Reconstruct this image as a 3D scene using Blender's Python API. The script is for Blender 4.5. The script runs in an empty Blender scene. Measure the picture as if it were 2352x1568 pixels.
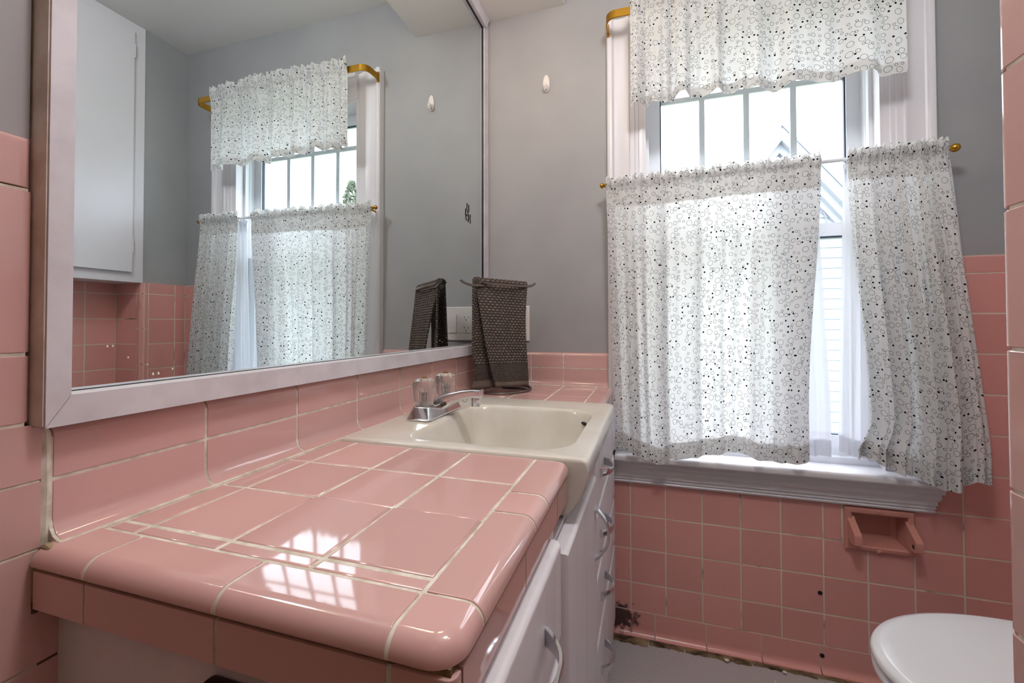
import bpy, bmesh, math, random
from mathutils import Vector, Matrix
random.seed(7)
S = bpy.context.scene
COL = S.collection

# ------------------------------------------------------------------ camera
cam_d = bpy.data.cameras.new('camera'); cam = bpy.data.objects.new('camera', cam_d); COL.objects.link(cam)
cam_d.sensor_width = 36.0; cam_d.lens = 982.19 / 2352 * 36
cam_d.shift_x = -19.36 / 2352; cam_d.shift_y = -55.84 / 2352
cam_d.clip_start = 0.02; cam_d.clip_end = 200
Rv = Vector((0.95645921, 0.29185804, -0.0021588)); Uv = Vector((0.00682672, -0.01497634, 0.99986454)); Fv = Vector((-0.29178617, 0.95634439, 0.01631669))
cam.matrix_world = Matrix(((Rv.x, Uv.x, -Fv.x, 0.56833), (Rv.y, Uv.y, -Fv.y, -1.46812), (Rv.z, Uv.z, -Fv.z, 1.02147), (0, 0, 0, 1)))
S.camera = cam

# ------------------------------------------------------------------ world: flat overcast sky
W = bpy.data.worlds.new('overcast_sky'); S.world = W; W.use_nodes = True
bg = W.node_tree.nodes['Background']; bg.inputs['Color'].default_value = (0.87, 0.91, 1.0, 1); bg.inputs['Strength'].default_value = 5.0

# ------------------------------------------------------------------ exposure
S.view_settings.view_transform = 'Standard'; S.view_settings.look = 'None'
S.view_settings.gamma = 1.0; S.view_settings.use_curve_mapping = False
S.view_settings.exposure = 0.71

# lamp strengths (the lamps themselves are built further down)
HALL_LAMP_W = 0.25
FILL_LAMP_W = 11.8
SOFFIT_LAMP_W = 2.2

# ------------------------------------------------------------------ helpers
def srgb(r, g, b):
    f = lambda c: (c / 255) / 12.92 if c / 255 <= 0.04045 else ((c / 255 + 0.055) / 1.055) ** 2.4
    return (f(r), f(g), f(b), 1)

def tag(o, label=None, cat=None, group=None, kind=None):
    if label: o['label'] = label
    if cat: o['category'] = cat
    if group: o['group'] = group
    if kind: o['kind'] = kind
    return o

ROOT = {}
def thing(name, label=None, cat=None, loc=(0, 0, 0), group=None, kind=None):
    o = bpy.data.objects.new(name, None); COL.objects.link(o); o.location = loc
    o.empty_display_size = 0.05
    ROOT[o.name] = Vector(loc)
    return tag(o, label, cat, group, kind)

def link(name, me, mat=None, parent=None, kind=None, label=None):
    o = bpy.data.objects.new(name, me); COL.objects.link(o)
    if mat and len(me.materials) == 0: me.materials.append(mat)
    if parent:
        o.parent = parent
        L = ROOT.get(parent.name, Vector((0, 0, 0)))
        o.matrix_parent_inverse = Matrix.Translation(-L)
        ROOT[o.name] = Vector((0, 0, 0))
    else:
        ROOT[o.name] = Vector((0, 0, 0))
    if kind: o['kind'] = kind
    if label: o['label'] = label
    return o

def done(bm, name, mat=None, parent=None, ang=35, kind=None, label=None):
    bmesh.ops.recalc_face_normals(bm, faces=bm.faces)
    if ang:
        c = math.radians(ang)
        for f in bm.faces: f.smooth = True
        for e in bm.edges:
            e.smooth = not (len(e.link_faces) == 2 and e.calc_face_angle(0) > c)
    me = bpy.data.meshes.new(name); bm.to_mesh(me); bm.free()
    o = link(name, me, mat, parent, kind, label)
    if ang:
        w = o.modifiers.new('weighted_normal', 'WEIGHTED_NORMAL'); w.keep_sharp = True
    return o

def box(bm, lo, hi):
    v = [bm.verts.new((x, y, z)) for x in (lo[0], hi[0]) for y in (lo[1], hi[1]) for z in (lo[2], hi[2])]
    for f in ((0, 1, 3, 2), (4, 6, 7, 5), (0, 4, 5, 1), (2, 3, 7, 6), (0, 2, 6, 4), (1, 5, 7, 3)):
        bm.faces.new([v[i] for i in f])
    return v

def rbox(lo, hi, r=0.002, seg=2, big=(), R=0.012, bseg=5):
    """box with eased edges; 'big' lists edges (axis, sign, sign) that get the large radius R"""
    bm = bmesh.new(); box(bm, lo, hi)
    mid = [(a + b) / 2 for a, b in zip(lo, hi)]
    def sel(spec):
        out = []
        ax, s1, s2 = spec
        o1, o2 = [i for i in range(3) if i != ax]
        for e in bm.edges:
            d = e.verts[1].co - e.verts[0].co
            if abs(d[ax]) > 1e-6 and abs(d[o1]) < 1e-7 and abs(d[o2]) < 1e-7:
                c = (e.verts[0].co + e.verts[1].co) / 2
                if (c[o1] - mid[o1]) * s1 > 0 and (c[o2] - mid[o2]) * s2 > 0: out.append(e)
        return out
    if big:
        es = [e for sp in big for e in sel(sp)]
        bmesh.ops.bevel(bm, geom=es, offset=R, segments=bseg, profile=0.5, affect='EDGES')
    if r > 0:
        es = [e for e in bm.edges if len(e.link_faces) == 2 and e.calc_face_angle(0) > 0.9]
        bmesh.ops.bevel(bm, geom=es, offset=r, segments=seg, profile=0.5, affect='EDGES')
    return bm

def tube(bm, pts, rad, n=8, cap=True, flat=None):
    """sweep a round (or flat=(w,h)) section along pts; rad may be a list"""
    pts = [Vector(p) for p in pts]; rings = []
    up = Vector((0, 0, 1)); prev = None
    for i, p in enumerate(pts):
        t = (pts[min(i + 1, len(pts) - 1)] - pts[max(i - 1, 0)]).normalized()
        if prev is None:
            a = up if abs(t.dot(up)) < 0.95 else Vector((1, 0, 0))
            nrm = (a - t * a.dot(t)).normalized()
        else:
            nrm = (prev - t * prev.dot(t)).normalized()
        prev = nrm; b = t.cross(nrm)
        r = rad[i] if isinstance(rad, (list, tuple)) else rad
        ring = []
        for k in range(n):
            a = 2 * math.pi * k / n
            if flat:
                ca, sa = math.cos(a), math.sin(a)
                q = (abs(ca) ** 4 + abs(sa) ** 4) ** 0.25
                ring.append(bm.verts.new(p + (nrm * ca * flat[0] + b * sa * flat[1]) / q * r))
            else:
                ring.append(bm.verts.new(p + (nrm * math.cos(a) + b * math.sin(a)) * r))
        rings.append(ring)
    for A, B in zip(rings, rings[1:]):
        for k in range(n): bm.faces.new((A[k], A[(k + 1) % n], B[(k + 1) % n], B[k]))
    if cap:
        bm.faces.new(rings[0][::-1]); bm.faces.new(rings[-1])

def lathe(bm, prof, c, n=24, axis='z'):
    rings = []
    for r, h in prof:
        ring = []
        for k in range(n):
            a = 2 * math.pi * k / n
            d = {'z': (r * math.cos(a), r * math.sin(a), h), 'x': (h, r * math.cos(a), r * math.sin(a)), 'y': (r * math.cos(a), h, r * math.sin(a))}[axis]
            ring.append(bm.verts.new(Vector(c) + Vector(d)))
        rings.append(ring)
    for A, B in zip(rings, rings[1:]):
        for k in range(n): bm.faces.new((A[k], A[(k + 1) % n], B[(k + 1) % n], B[k]))
    bm.faces.new(rings[0][::-1]); bm.faces.new(rings[-1])

def prism(bm, prof, axis, a, b):
    """extrude a closed 2-D outline along a world axis"""
    def P(u, v, w): return {0: (w, u, v), 1: (u, w, v), 2: (u, v, w)}[axis]
    A = [bm.verts.new(P(u, v, a)) for u, v in prof]; B = [bm.verts.new(P(u, v, b)) for u, v in prof]
    n = len(prof)
    for i in range(n): bm.faces.new((A[i], A[(i + 1) % n], B[(i + 1) % n], B[i]))
    bm.faces.new(A[::-1]); bm.faces.new(B)

def arc(cx, cy, r, a0, a1, n):
    return [(cx + r * math.cos(math.radians(a0 + (a1 - a0) * i / n)), cy + r * math.sin(math.radians(a0 + (a1 - a0) * i / n))) for i in range(n + 1)]

def catmull(P, n=6):
    P = [Vector(p) for p in P]; out = []
    for i in range(len(P) - 1):
        p0, p1, p2, p3 = P[max(i - 1, 0)], P[i], P[i + 1], P[min(i + 2, len(P) - 1)]
        for k in range(n):
            t = k / n
            out.append(0.5 * ((2 * p1) + (p2 - p0) * t + (2 * p0 - 5 * p1 + 4 * p2 - p3) * t * t + (3 * p1 - p0 - 3 * p2 + p3) * t ** 3))
    out.append(P[-1]); return out

def loft(name, secs, m, parent, ang=35):
    bm = bmesh.new(); V = [[bm.verts.new(p) for p in s] for s in secs]
    for A, B in zip(V, V[1:]):
        for k in range(len(A)): bm.faces.new((A[k], A[(k + 1) % len(A)], B[(k + 1) % len(A)], B[k]))
    bm.faces.new(V[0][::-1]); bm.faces.new(V[-1]); return done(bm, name, m, parent, ang)

# ------------------------------------------------------------------ materials
def mat(name, color=(0.8, 0.8, 0.8, 1), rough=0.5, metal=0.0, spec=0.5, **k):
    m = bpy.data.materials.new(name); m.use_nodes = True
    b = m.node_tree.nodes['Principled BSDF']
    b.inputs['Base Color'].default_value = color; b.inputs['Roughness'].default_value = rough
    b.inputs['Metallic'].default_value = metal; b.inputs['Specular IOR Level'].default_value = spec
    for a, v in k.items(): b.inputs[a].default_value = v
    m['b'] = 1
    return m
def N(m, t, **k):
    n = m.node_tree.nodes.new(t)
    for a, v in k.items(): setattr(n, a, v)
    return n
def L(m, a, b): m.node_tree.links.new(a, b)
def BS(m): return m.node_tree.nodes['Principled BSDF']

def vary(m, c1, c2, scale, detail=3, lo=0.35, hi=0.65, coord='Object', stretch=None, to='Base Color'):
    """mottled colour between c1 and c2"""
    tc = N(m, 'ShaderNodeTexCoord'); nz = N(m, 'ShaderNodeTexNoise'); nz.inputs['Scale'].default_value = scale; nz.inputs['Detail'].default_value = detail
    src = tc.outputs['Object' if coord == 'World' else coord]
    if coord == 'World':
        g = N(m, 'ShaderNodeNewGeometry'); src = g.outputs['Position']
    if stretch:
        mp = N(m, 'ShaderNodeMapping'); mp.inputs['Scale'].default_value = stretch; L(m, src, mp.inputs['Vector']); src = mp.outputs['Vector']
    L(m, src, nz.inputs['Vector'])
    r = N(m, 'ShaderNodeValToRGB'); r.color_ramp.elements[0].position = lo; r.color_ramp.elements[1].position = hi
    r.color_ramp.elements[0].color = c1; r.color_ramp.elements[1].color = c2
    L(m, nz.outputs['Fac'], r.inputs['Fac'])
    L(m, r.outputs['Color'], BS(m).inputs[to])
    return r.outputs['Color']
def bump(m, scale, strength, dist=0.001, detail=2, world=True):
    g = N(m, 'ShaderNodeNewGeometry'); nz = N(m, 'ShaderNodeTexNoise'); nz.inputs['Scale'].default_value = scale; nz.inputs['Detail'].default_value = detail
    L(m, g.outputs['Position'], nz.inputs['Vector'])
    bp = N(m, 'ShaderNodeBump'); bp.inputs['Strength'].default_value = strength; bp.inputs['Distance'].default_value = dist
    L(m, nz.outputs['Fac'], bp.inputs['Height']); L(m, bp.outputs['Normal'], BS(m).inputs['Normal'])

def tile_mat(name, c, rough, dv=0.06):
    m = mat(name, c, rough, spec=0.65)
    oi = N(m, 'ShaderNodeObjectInfo'); hs = N(m, 'ShaderNodeHueSaturation')
    mr = N(m, 'ShaderNodeMapRange'); mr.inputs['To Min'].default_value = 1 - dv; mr.inputs['To Max'].default_value = 1 + dv
    L(m, oi.outputs['Random'], mr.inputs['Value']); L(m, mr.outputs['Result'], hs.inputs['Value'])
    hs.inputs['Color'].default_value = c; L(m, hs.outputs['Color'], BS(m).inputs['Base Color'])
    bump(m, 14, 0.12, 0.001, 1)
    return m
PINK = srgb(210, 168, 162)
M = {}
M['tile'] = tile_mat('pink_glazed_tile', PINK, 0.055)
M['walltile'] = tile_mat('pink_satin_wall_tile', srgb(222, 158, 149), 0.28)
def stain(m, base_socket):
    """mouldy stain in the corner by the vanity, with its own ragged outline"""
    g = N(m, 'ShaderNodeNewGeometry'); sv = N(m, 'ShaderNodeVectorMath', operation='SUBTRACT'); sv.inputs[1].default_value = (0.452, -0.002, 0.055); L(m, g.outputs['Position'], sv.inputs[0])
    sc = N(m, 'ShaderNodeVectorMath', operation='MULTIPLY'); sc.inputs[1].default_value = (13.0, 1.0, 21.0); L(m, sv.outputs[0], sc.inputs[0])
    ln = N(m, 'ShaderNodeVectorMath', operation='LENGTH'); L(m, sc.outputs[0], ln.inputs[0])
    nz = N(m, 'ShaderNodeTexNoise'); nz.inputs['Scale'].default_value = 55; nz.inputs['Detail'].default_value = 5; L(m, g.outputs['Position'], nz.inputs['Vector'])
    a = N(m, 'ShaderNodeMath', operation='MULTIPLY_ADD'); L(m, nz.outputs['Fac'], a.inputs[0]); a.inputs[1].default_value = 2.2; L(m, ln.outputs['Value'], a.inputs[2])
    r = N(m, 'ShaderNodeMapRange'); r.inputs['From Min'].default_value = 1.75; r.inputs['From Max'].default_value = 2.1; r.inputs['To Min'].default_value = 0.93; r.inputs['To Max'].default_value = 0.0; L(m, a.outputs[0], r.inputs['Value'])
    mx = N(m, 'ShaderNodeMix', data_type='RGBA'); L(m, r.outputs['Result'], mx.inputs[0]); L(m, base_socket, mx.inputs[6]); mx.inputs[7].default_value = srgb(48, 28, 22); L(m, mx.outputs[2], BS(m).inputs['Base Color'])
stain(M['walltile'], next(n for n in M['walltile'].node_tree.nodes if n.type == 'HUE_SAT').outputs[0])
M['ceramic'] = mat('pink_ceramic', srgb(200, 138, 124), 0.25)
M['grout'] = mat('pale_grout', srgb(205, 196, 182), 0.9); vary(M['grout'], srgb(196, 186, 168), srgb(230, 224, 212), 60, coord='World')
M['grout2'] = mat('old_grout', srgb(170, 155, 135), 0.9); vary(M['grout2'], srgb(116, 98, 80), srgb(222, 208, 190), 9, detail=5, lo=0.28, hi=0.40, coord='World')
M['caulk'] = mat('stained_caulk', srgb(165, 145, 110), 0.85); vary(M['caulk'], srgb(96, 76, 48), srgb(172, 154, 122), 45, detail=5, coord='World'); 
M['wall'] = mat('grey_wall_paint', srgb(186, 184, 182), 0.55); vary(M['wall'], srgb(156, 154, 155), srgb(166, 164, 164), 3, coord='World'); 
M['ceil'] = mat('white_ceiling_paint', srgb(226, 224, 220), 0.6)
M['trim'] = mat('white_gloss_trim_paint', srgb(226, 221, 224), 0.32); bump(M['trim'], 60, 0.025)
M['cab'] = mat('worn_white_cabinet_paint', srgb(214, 206, 210), 0.42); vary(M['cab'], srgb(221, 215, 219), srgb(231, 226, 230), 16, detail=6, lo=0.3, hi=0.5, coord='World', stretch=(1, 1, 0.12)); bump(M['cab'], 45, 0.15)
M['frame'] = mat('mirror_frame_paint', srgb(212, 204, 208), 0.5); vary(M['frame'], srgb(196, 191, 196), srgb(211, 206, 212), 22, detail=5, coord='World'); bump(M['frame'], 70, 0.3, 0.0008)
M['frameside'] = mat('lightened_frame_side', srgb(190, 168, 154), 0.7); vary(M['frameside'], srgb(206, 188, 174), srgb(228, 214, 204), 30, coord='World')  # frame's side face, lightened in colour because no lamp reaches it
M['enamel'] = mat('cream_enamel', srgb(222, 214, 198), 0.16, spec=0.5); vary(M['enamel'], srgb(214, 208, 196), srgb(224, 220, 212), 9, coord='World')
M['porcelain'] = mat('white_porcelain', srgb(228, 226, 228), 0.13)
M['chrome'] = mat('chrome', (0.72, 0.73, 0.76, 1), 0.07, 1.0)
M['oldchrome'] = mat('dull_chrome', (0.5, 0.5, 0.52, 1), 0.22, 1.0); vary(M['oldchrome'], (0.25, 0.24, 0.24, 1), (0.62, 0.62, 0.65, 1), 90, detail=4, coord='World')
M['brass'] = mat('brass', srgb(190, 142, 52), 0.28, 1.0)
M['steel'] = mat('dark_nickel_wire', srgb(122, 112, 108), 0.3, 1.0)
M['black'] = mat('black_void', (0.006, 0.006, 0.006, 1), 0.7)
M['darkbrown'] = mat('dark_brown_plastic', srgb(44, 26, 26), 0.25)
M['slate'] = mat('slate_metal', srgb(98, 98, 110), 0.35, 0.6)
M['plastic'] = mat('ivory_white_plastic', srgb(226, 218, 214), 0.35)
M['slot'] = mat('outlet_slot', srgb(60, 54, 52), 0.6)
M['vinyl'] = mat('white_window_vinyl', srgb(232, 232, 236), 0.35)
M['gasket'] = mat('dark_blue_gasket', srgb(44, 58, 78), 0.5)
M['floor'] = mat('grey_speckled_vinyl', srgb(140, 136, 136), 0.45)
vary(M['floor'], srgb(166, 160, 161), srgb(194, 189, 190), 420, detail=2, lo=0.4, hi=0.6, coord='World')
M['hallwood'] = mat('hall_oak_floor', srgb(176, 112, 62), 0.35); vary(M['hallwood'], srgb(150, 90, 48), srgb(190, 126, 74), 8, detail=4, coord='World', stretch=(1, 12, 1))
M['hallwall'] = mat('hall_wall_paint', srgb(170, 140, 112), 0.6)
M['strip'] = mat('rotten_wood_strip', srgb(130, 105, 78), 0.85); vary(M['strip'], srgb(62, 42, 30), srgb(160, 134, 100), 40, detail=5, coord='World', stretch=(0.4, 1, 1))
M['grime'] = mat('dark_grime', srgb(52, 32, 26), 0.8); vary(M['grime'], srgb(30, 18, 14), srgb(96, 60, 48), 70, detail=5, coord='World')
M['chip'] = mat('plaster_chip', srgb(222, 214, 204), 0.9)
M['siding'] = mat('white_vinyl_siding', srgb(150, 153, 160), 0.5)
M['shingle'] = mat('grey_shingle', srgb(120, 124, 132), 0.8)
M['leaf'] = mat('pale_foliage', srgb(104, 110, 90), 0.8)
M['bark'] = mat('bark', srgb(96, 84, 72), 0.9)
M['lawn'] = mat('lawn', srgb(96, 112, 72), 0.95)
M['lampshade'] = mat('warm_lamp_glass', (1, 0.86, 0.7, 1), 0.4); BS(M['lampshade']).inputs['Emission Color'].default_value = (1, 0.78, 0.52, 1); BS(M['lampshade']).inputs['Emission Strength'].default_value = 2.0
M['mirror'] = mat('silvered_mirror', srgb(222, 231, 233), 0.0, 1.0)
M['mirrordark'] = mat('mirror_black_edge', srgb(28, 24, 20), 0.5)

m = M['acrylic'] = mat('clear_ribbed_acrylic', (0.96, 0.95, 0.93, 1), 0.06)
BS(m).inputs['Transmission Weight'].default_value = 0.92; BS(m).inputs['IOR'].default_value = 1.4

m = M['glass'] = bpy.data.materials.new('window_glass'); m.use_nodes = True
nt = m.node_tree; nt.nodes.remove(BS(m)); out = nt.nodes['Material Output']
tr = N(m, 'ShaderNodeBsdfTransparent'); tr.inputs['Color'].default_value = (0.96, 0.98, 0.98, 1)
gl = N(m, 'ShaderNodeBsdfGlossy'); gl.inputs['Roughness'].default_value = 0.0
fr = N(m, 'ShaderNodeFresnel'); fr.inputs['IOR'].default_value = 1.45
mx = N(m, 'ShaderNodeMixShader'); ge = N(m, 'ShaderNodeNewGeometry'); nb = N(m, 'ShaderNodeMath', operation='SUBTRACT'); nb.inputs[0].default_value = 1.0; L(m, ge.outputs['Backfacing'], nb.inputs[1]); fm = N(m, 'ShaderNodeMath', operation='MULTIPLY'); L(m, fr.outputs[0], fm.inputs[0]); L(m, nb.outputs[0], fm.inputs[1]); L(m, fm.outputs[0], mx.inputs[0]); L(m, tr.outputs[0], mx.inputs[1]); L(m, gl.outputs[0], mx.inputs[2]); L(m, mx.outputs[0], out.inputs[0])

def math_(m, op, a, b=None, c=None):
    n = N(m, 'ShaderNodeMath', operation=op)
    for i, v in enumerate((a, b, c)):
        if v is None: continue
        if isinstance(v, (int, float)): n.inputs[i].default_value = v
        else: L(m, v, n.inputs[i])
    return n.outputs[0]

def fabric():
    """white cotton printed with outlined circles of three sizes and black dots, laid out on the cloth's own UVs (metres)"""
    m = bpy.data.materials.new('bubble_print_cotton'); m.use_nodes = True
    m.node_tree.nodes.remove(BS(m)); out = m.node_tree.nodes['Material Output']
    uv = N(m, 'ShaderNodeUVMap', uv_map='cloth').outputs[0]
    def vor(vec, scale, feat, rnd=0.85):
        v = N(m, 'ShaderNodeTexVoronoi', voronoi_dimensions='2D', feature=feat)
        v.inputs['Scale'].default_value = scale; v.inputs['Randomness'].default_value = rnd; L(m, vec, v.inputs['Vector']); return v
    SL, SS = 39.0, 60.0
    def big(vec):
        f = vor(vec, SL, 'F1'); n = vor(vec, SL, 'N_SPHERE_RADIUS')
        d = math_(m, 'DIVIDE', f.outputs['Distance'], SL)
        r = math_(m, 'MULTIPLY', math_(m, 'DIVIDE', n.outputs['Radius'], SL), 0.9)
        sp = N(m, 'ShaderNodeSeparateColor'); L(m, f.outputs['Color'], sp.inputs[0])
        cap = math_(m, 'ADD', 0.0052, math_(m, 'MULTIPLY', math_(m, 'GREATER_THAN', sp.outputs[0], 0.5), 0.0026))
        return d, math_(m, 'MINIMUM', r, cap)
    dB, rB = big(uv)
    ringB = math_(m, 'LESS_THAN', math_(m, 'ABSOLUTE', math_(m, 'SUBTRACT', dB, rB)), 0.00048)
    f = vor(uv, SS, 'F1', 0.9); n = vor(uv, SS, 'N_SPHERE_RADIUS', 0.9)
    dS = math_(m, 'DIVIDE', f.outputs['Distance'], SS)
    rS = math_(m, 'MINIMUM', math_(m, 'MULTIPLY', math_(m, 'DIVIDE', n.outputs['Radius'], SS), 0.9), 0.0031)
    cB, cR = big(f.outputs['Position'])
    free = math_(m, 'GREATER_THAN', math_(m, 'SUBTRACT', cB, cR), 0.0036)
    sp = N(m, 'ShaderNodeSeparateColor'); L(m, f.outputs['Color'], sp.inputs[0])
    isdot = math_(m, 'GREATER_THAN', sp.outputs[1], 0.60)
    ringS = math_(m, 'LESS_THAN', math_(m, 'ABSOLUTE', math_(m, 'SUBTRACT', dS, rS)), 0.00048)
    dot = math_(m, 'LESS_THAN', dS, 0.0027)
    small = math_(m, 'ADD', math_(m, 'MULTIPLY', ringS, math_(m, 'SUBTRACT', 1.0, isdot)), math_(m, 'MULTIPLY', math_(m, 'MULTIPLY', dot, isdot), 1.0))
    ink = math_(m, 'MINIMUM', math_(m, 'ADD', math_(m, 'MULTIPLY', ringB, 0.9), math_(m, 'MULTIPLY', small, free)), 1.0)
    mc = N(m, 'ShaderNodeMix', data_type='RGBA'); mc.inputs[6].default_value = srgb(230, 228, 226); mc.inputs[7].default_value = (0.012, 0.012, 0.012, 1); L(m, ink, mc.inputs[0])
    df = N(m, 'ShaderNodeBsdfDiffuse'); L(m, mc.outputs[2], df.inputs[0])
    tl = N(m, 'ShaderNodeBsdfTranslucent'); L(m, mc.outputs[2], tl.inputs[0])
    a = N(m, 'ShaderNodeMixShader'); a.inputs[0].default_value = 0.37; L(m, df.outputs[0], a.inputs[1]); L(m, tl.outputs[0], a.inputs[2])
    L(m, a.outputs[0], out.inputs[0])
    return m
M['fabric'] = fabric()
m = M['sheer'] = bpy.data.materials.new('white_sheer_lining'); m.use_nodes = True
m.node_tree.nodes.remove(BS(m)); out = m.node_tree.nodes['Material Output']
df = N(m, 'ShaderNodeBsdfDiffuse'); df.inputs[0].default_value = srgb(226, 226, 232)
tl = N(m, 'ShaderNodeBsdfTranslucent'); tl.inputs[0].default_value = srgb(226, 226, 232); tp = N(m, 'ShaderNodeBsdfTransparent')
a = N(m, 'ShaderNodeMixShader'); a.inputs[0].default_value = 0.30; L(m, df.outputs[0], a.inputs[1]); L(m, tl.outputs[0], a.inputs[2])
b = N(m, 'ShaderNodeMixShader'); b.inputs[0].default_value = 0.10; L(m, a.outputs[0], b.inputs[1]); L(m, tp.outputs[0], b.inputs[2]); L(m, b.outputs[0], out.inputs[0])

def towel_mat(name, waffle):
    m = mat(name, srgb(104, 92, 84), 0.95, spec=0.1)
    uv = N(m, 'ShaderNodeUVMap', uv_map='cloth').outputs[0]
    br = N(m, 'ShaderNodeTexBrick'); br.inputs['Scale'].default_value = 1.0
    br.inputs['Brick Width'].default_value = 0.0112 if waffle else 0.0040; br.inputs['Row Height'].default_value = 0.0084 if waffle else 0.0034
    br.inputs['Mortar Size'].default_value = 0.0040 if waffle else 0.0013; br.inputs['Mortar Smooth'].default_value = 1.0
    br.inputs['Color1'].default_value = srgb(138, 126, 120); br.inputs['Color2'].default_value = srgb(118, 107, 101); br.inputs['Mortar'].default_value = srgb(66, 57, 52)
    nz = N(m, 'ShaderNodeTexNoise'); nz.inputs['Scale'].default_value = 160; nz.inputs['Detail'].default_value = 2; L(m, uv, nz.inputs['Vector'])
    ad = N(m, 'ShaderNodeMix', data_type='VECTOR'); ad.inputs[0].default_value = 0.0028; L(m, uv, ad.inputs[4]); L(m, nz.outputs['Color'], ad.inputs[5])
    L(m, ad.outputs[1], br.inputs['Vector']); L(m, br.outputs['Color'], BS(m).inputs['Base Color'])
    bp = N(m, 'ShaderNodeBump', invert=True); bp.inputs['Strength'].default_value = 0.9; bp.inputs['Distance'].default_value = 0.004
    L(m, br.outputs['Fac'], bp.inputs['Height']); L(m, bp.outputs['Normal'], BS(m).inputs['Normal'])
    return m
M['towel'] = towel_mat('taupe_waffle_terry', True)
M['towelband'] = towel_mat('taupe_woven_band', False)
M['towelhem'] = mat('taupe_hem', srgb(112, 100, 92), 0.9, spec=0.1)

# ------------------------------------------------------------------ tile builder
TILES = {}
PL = {'Y-': (Vector((1, 0, 0)), Vector((0, 0, 1))), 'X+': (Vector((0, 1, 0)), Vector((0, 0, 1))), 'X-': (Vector((0, -1, 0)), Vector((0, 0, 1))), 'Z+': (Vector((1, 0, 0)), Vector((0, 1, 0)))}
def tile_mesh(w, h, t, r, material):
    key = (round(w, 4), round(h, 4), t, r, material.name)
    if key in TILES: return TILES[key]
    vs, ns, fs = [], [], []
    q = 0.7071
    for ins, z, nz, no in ((r, 0, 1, 0), (0.3 * r, -0.3 * r, q, q), (0, -r, 0, 1), (0, -t, 0, 1)):
        for sx, sy in ((-1, -1), (1, -1), (1, 1), (-1, 1)):
            vs.append((sx * (w / 2 - ins), sy * (h / 2 - ins), z)); ns.append(Vector((sx * no * q, sy * no * q, nz)).normalized())
    fs.append((0, 1, 2, 3))
    for k in range(3):
        for i in range(4): fs.append((k * 4 + i, k * 4 + 4 + i, k * 4 + 4 + (i + 1) % 4, k * 4 + (i + 1) % 4))
    me = bpy.data.meshes.new('tile'); me.from_pydata(vs, [], fs); me.materials.append(material)
    for p in me.polygons: p.use_smooth = True
    me.normals_split_custom_set_from_vertices(ns)
    TILES[key] = me
    return me
def tile(parent, plane, a0, a1, b0, b1, d, name='tile', t=0.008, r=0.0016, material=None, g=0.0032, tilt=0.0022, label=None, nod=0.0):
    me = tile_mesh(a1 - a0 - g, b1 - b0 - g, t, r, material or M['tile'])
    x, y = PL[plane]; z = x.cross(y)
    o = link(name, me, None, parent, label=label)
    ca, cb = (a0 + a1) / 2, (b0 + b1) / 2
    c = {'Y-': (ca, d, cb), 'X+': (d, ca, cb), 'X-': (d, ca, cb), 'Z+': (ca, cb, d)}[plane]
    rot = Matrix((x, y, z)).transposed().to_4x4()
    jit = Matrix.Rotation(random.gauss(0, tilt) + nod, 4, 'X') @ Matrix.Rotation(random.gauss(0, tilt), 4, 'Y')
    o.matrix_basis = Matrix.Translation(c) @ rot @ jit
    return o

P = 0.1095; P6 = 0.154
ROWZ = [0.0, 0.080, 0.172, 0.2815, 0.391, 0.5005, 0.610, 0.7195, 0.829, 0.9385, 1.048, 1.1575, 1.207]

# ================================================================== SETTING
XW = -0.020      # mirror wall plaster face
YW = 0.008       # window wall plaster face
XR = 1.512       # right wall tile face
CEIL = 2.315
YH = -1.75       # doorway to hall

bm = bmesh.new(); box(bm, (-0.2, YH, -0.06), (1.95, 0.0, 0.0)); fl = done(bm, 'floor', M['floor'], ang=0); tag(fl, 'grey speckled vinyl bathroom floor', kind='structure')
bm = bmesh.new(); box(bm, (-0.6, -3.3, -0.06), (2.4, YH, -0.001)); o = done(bm, 'floor_hall', M['hallwood'], ang=0); tag(o, 'warm oak floor of the hall behind the doorway', kind='structure')
bm = bmesh.new(); box(bm, (-0.8, -3.4, CEIL), (2.6, 0.14, CEIL + 0.08)); o = done(bm, 'ceiling', M['ceil'], ang=0); tag(o, 'flat white painted ceiling', kind='structure')
# soffit over the vanity
bm = bmesh.new(); box(bm, (XW, -1.75, 2.150), (0.283, YW, CEIL)); o = done(bm, 'trim_soffit', M['ceil'], ang=0); tag(o, 'white boxed soffit above the mirror', kind='structure')

# mirror wall, window wall, right wall, partition, hall
bm = bmesh.new(); box(bm, (-0.18, -1.75, 0.0), (XW, 0.14, CEIL)); box(bm, (XW, -1.75, 1.19), (-0.005, -1.2140, 2.15)); wall_left = done(bm, 'wall_left', M['wall'], ang=0); tag(wall_left, 'grey painted wall behind the mirror', kind='structure')
WX0, WX1, WZ0, WZ1 = 0.545, 1.212, 0.585, 1.95   # window opening
bm = bmesh.new()
for lo, hi in (((-0.18, YW, -0.02), (WX0, 0.14, CEIL)), ((1.264, YW, -0.02), (1.95, 0.14, CEIL)), ((WX1, YW, -0.02), (1.264, 0.14, 0.376)), ((WX1, YW, 0.493), (1.264, 0.14, CEIL)), ((WX0, YW, -0.02), (1.10, 0.14, WZ0)), ((1.10, YW, -0.02), (WX1, 0.14, 0.376)), ((1.10, YW, 0.493), (WX1, 0.14, WZ0)), ((1.10, 0.075, 0.376), (1.264, 0.14, 0.493)), ((WX0, YW, WZ1), (WX1, 0.14, CEIL))): box(bm, lo, hi)
wall_back = done(bm, 'wall_back', M['wall'], ang=0); tag(wall_back, 'grey painted wall with the window', kind='structure')
XRB = 1.672      # back of the recess beside the toilet
YRC = -0.180     # outside corner of the recess
bm = bmesh.new()
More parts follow.
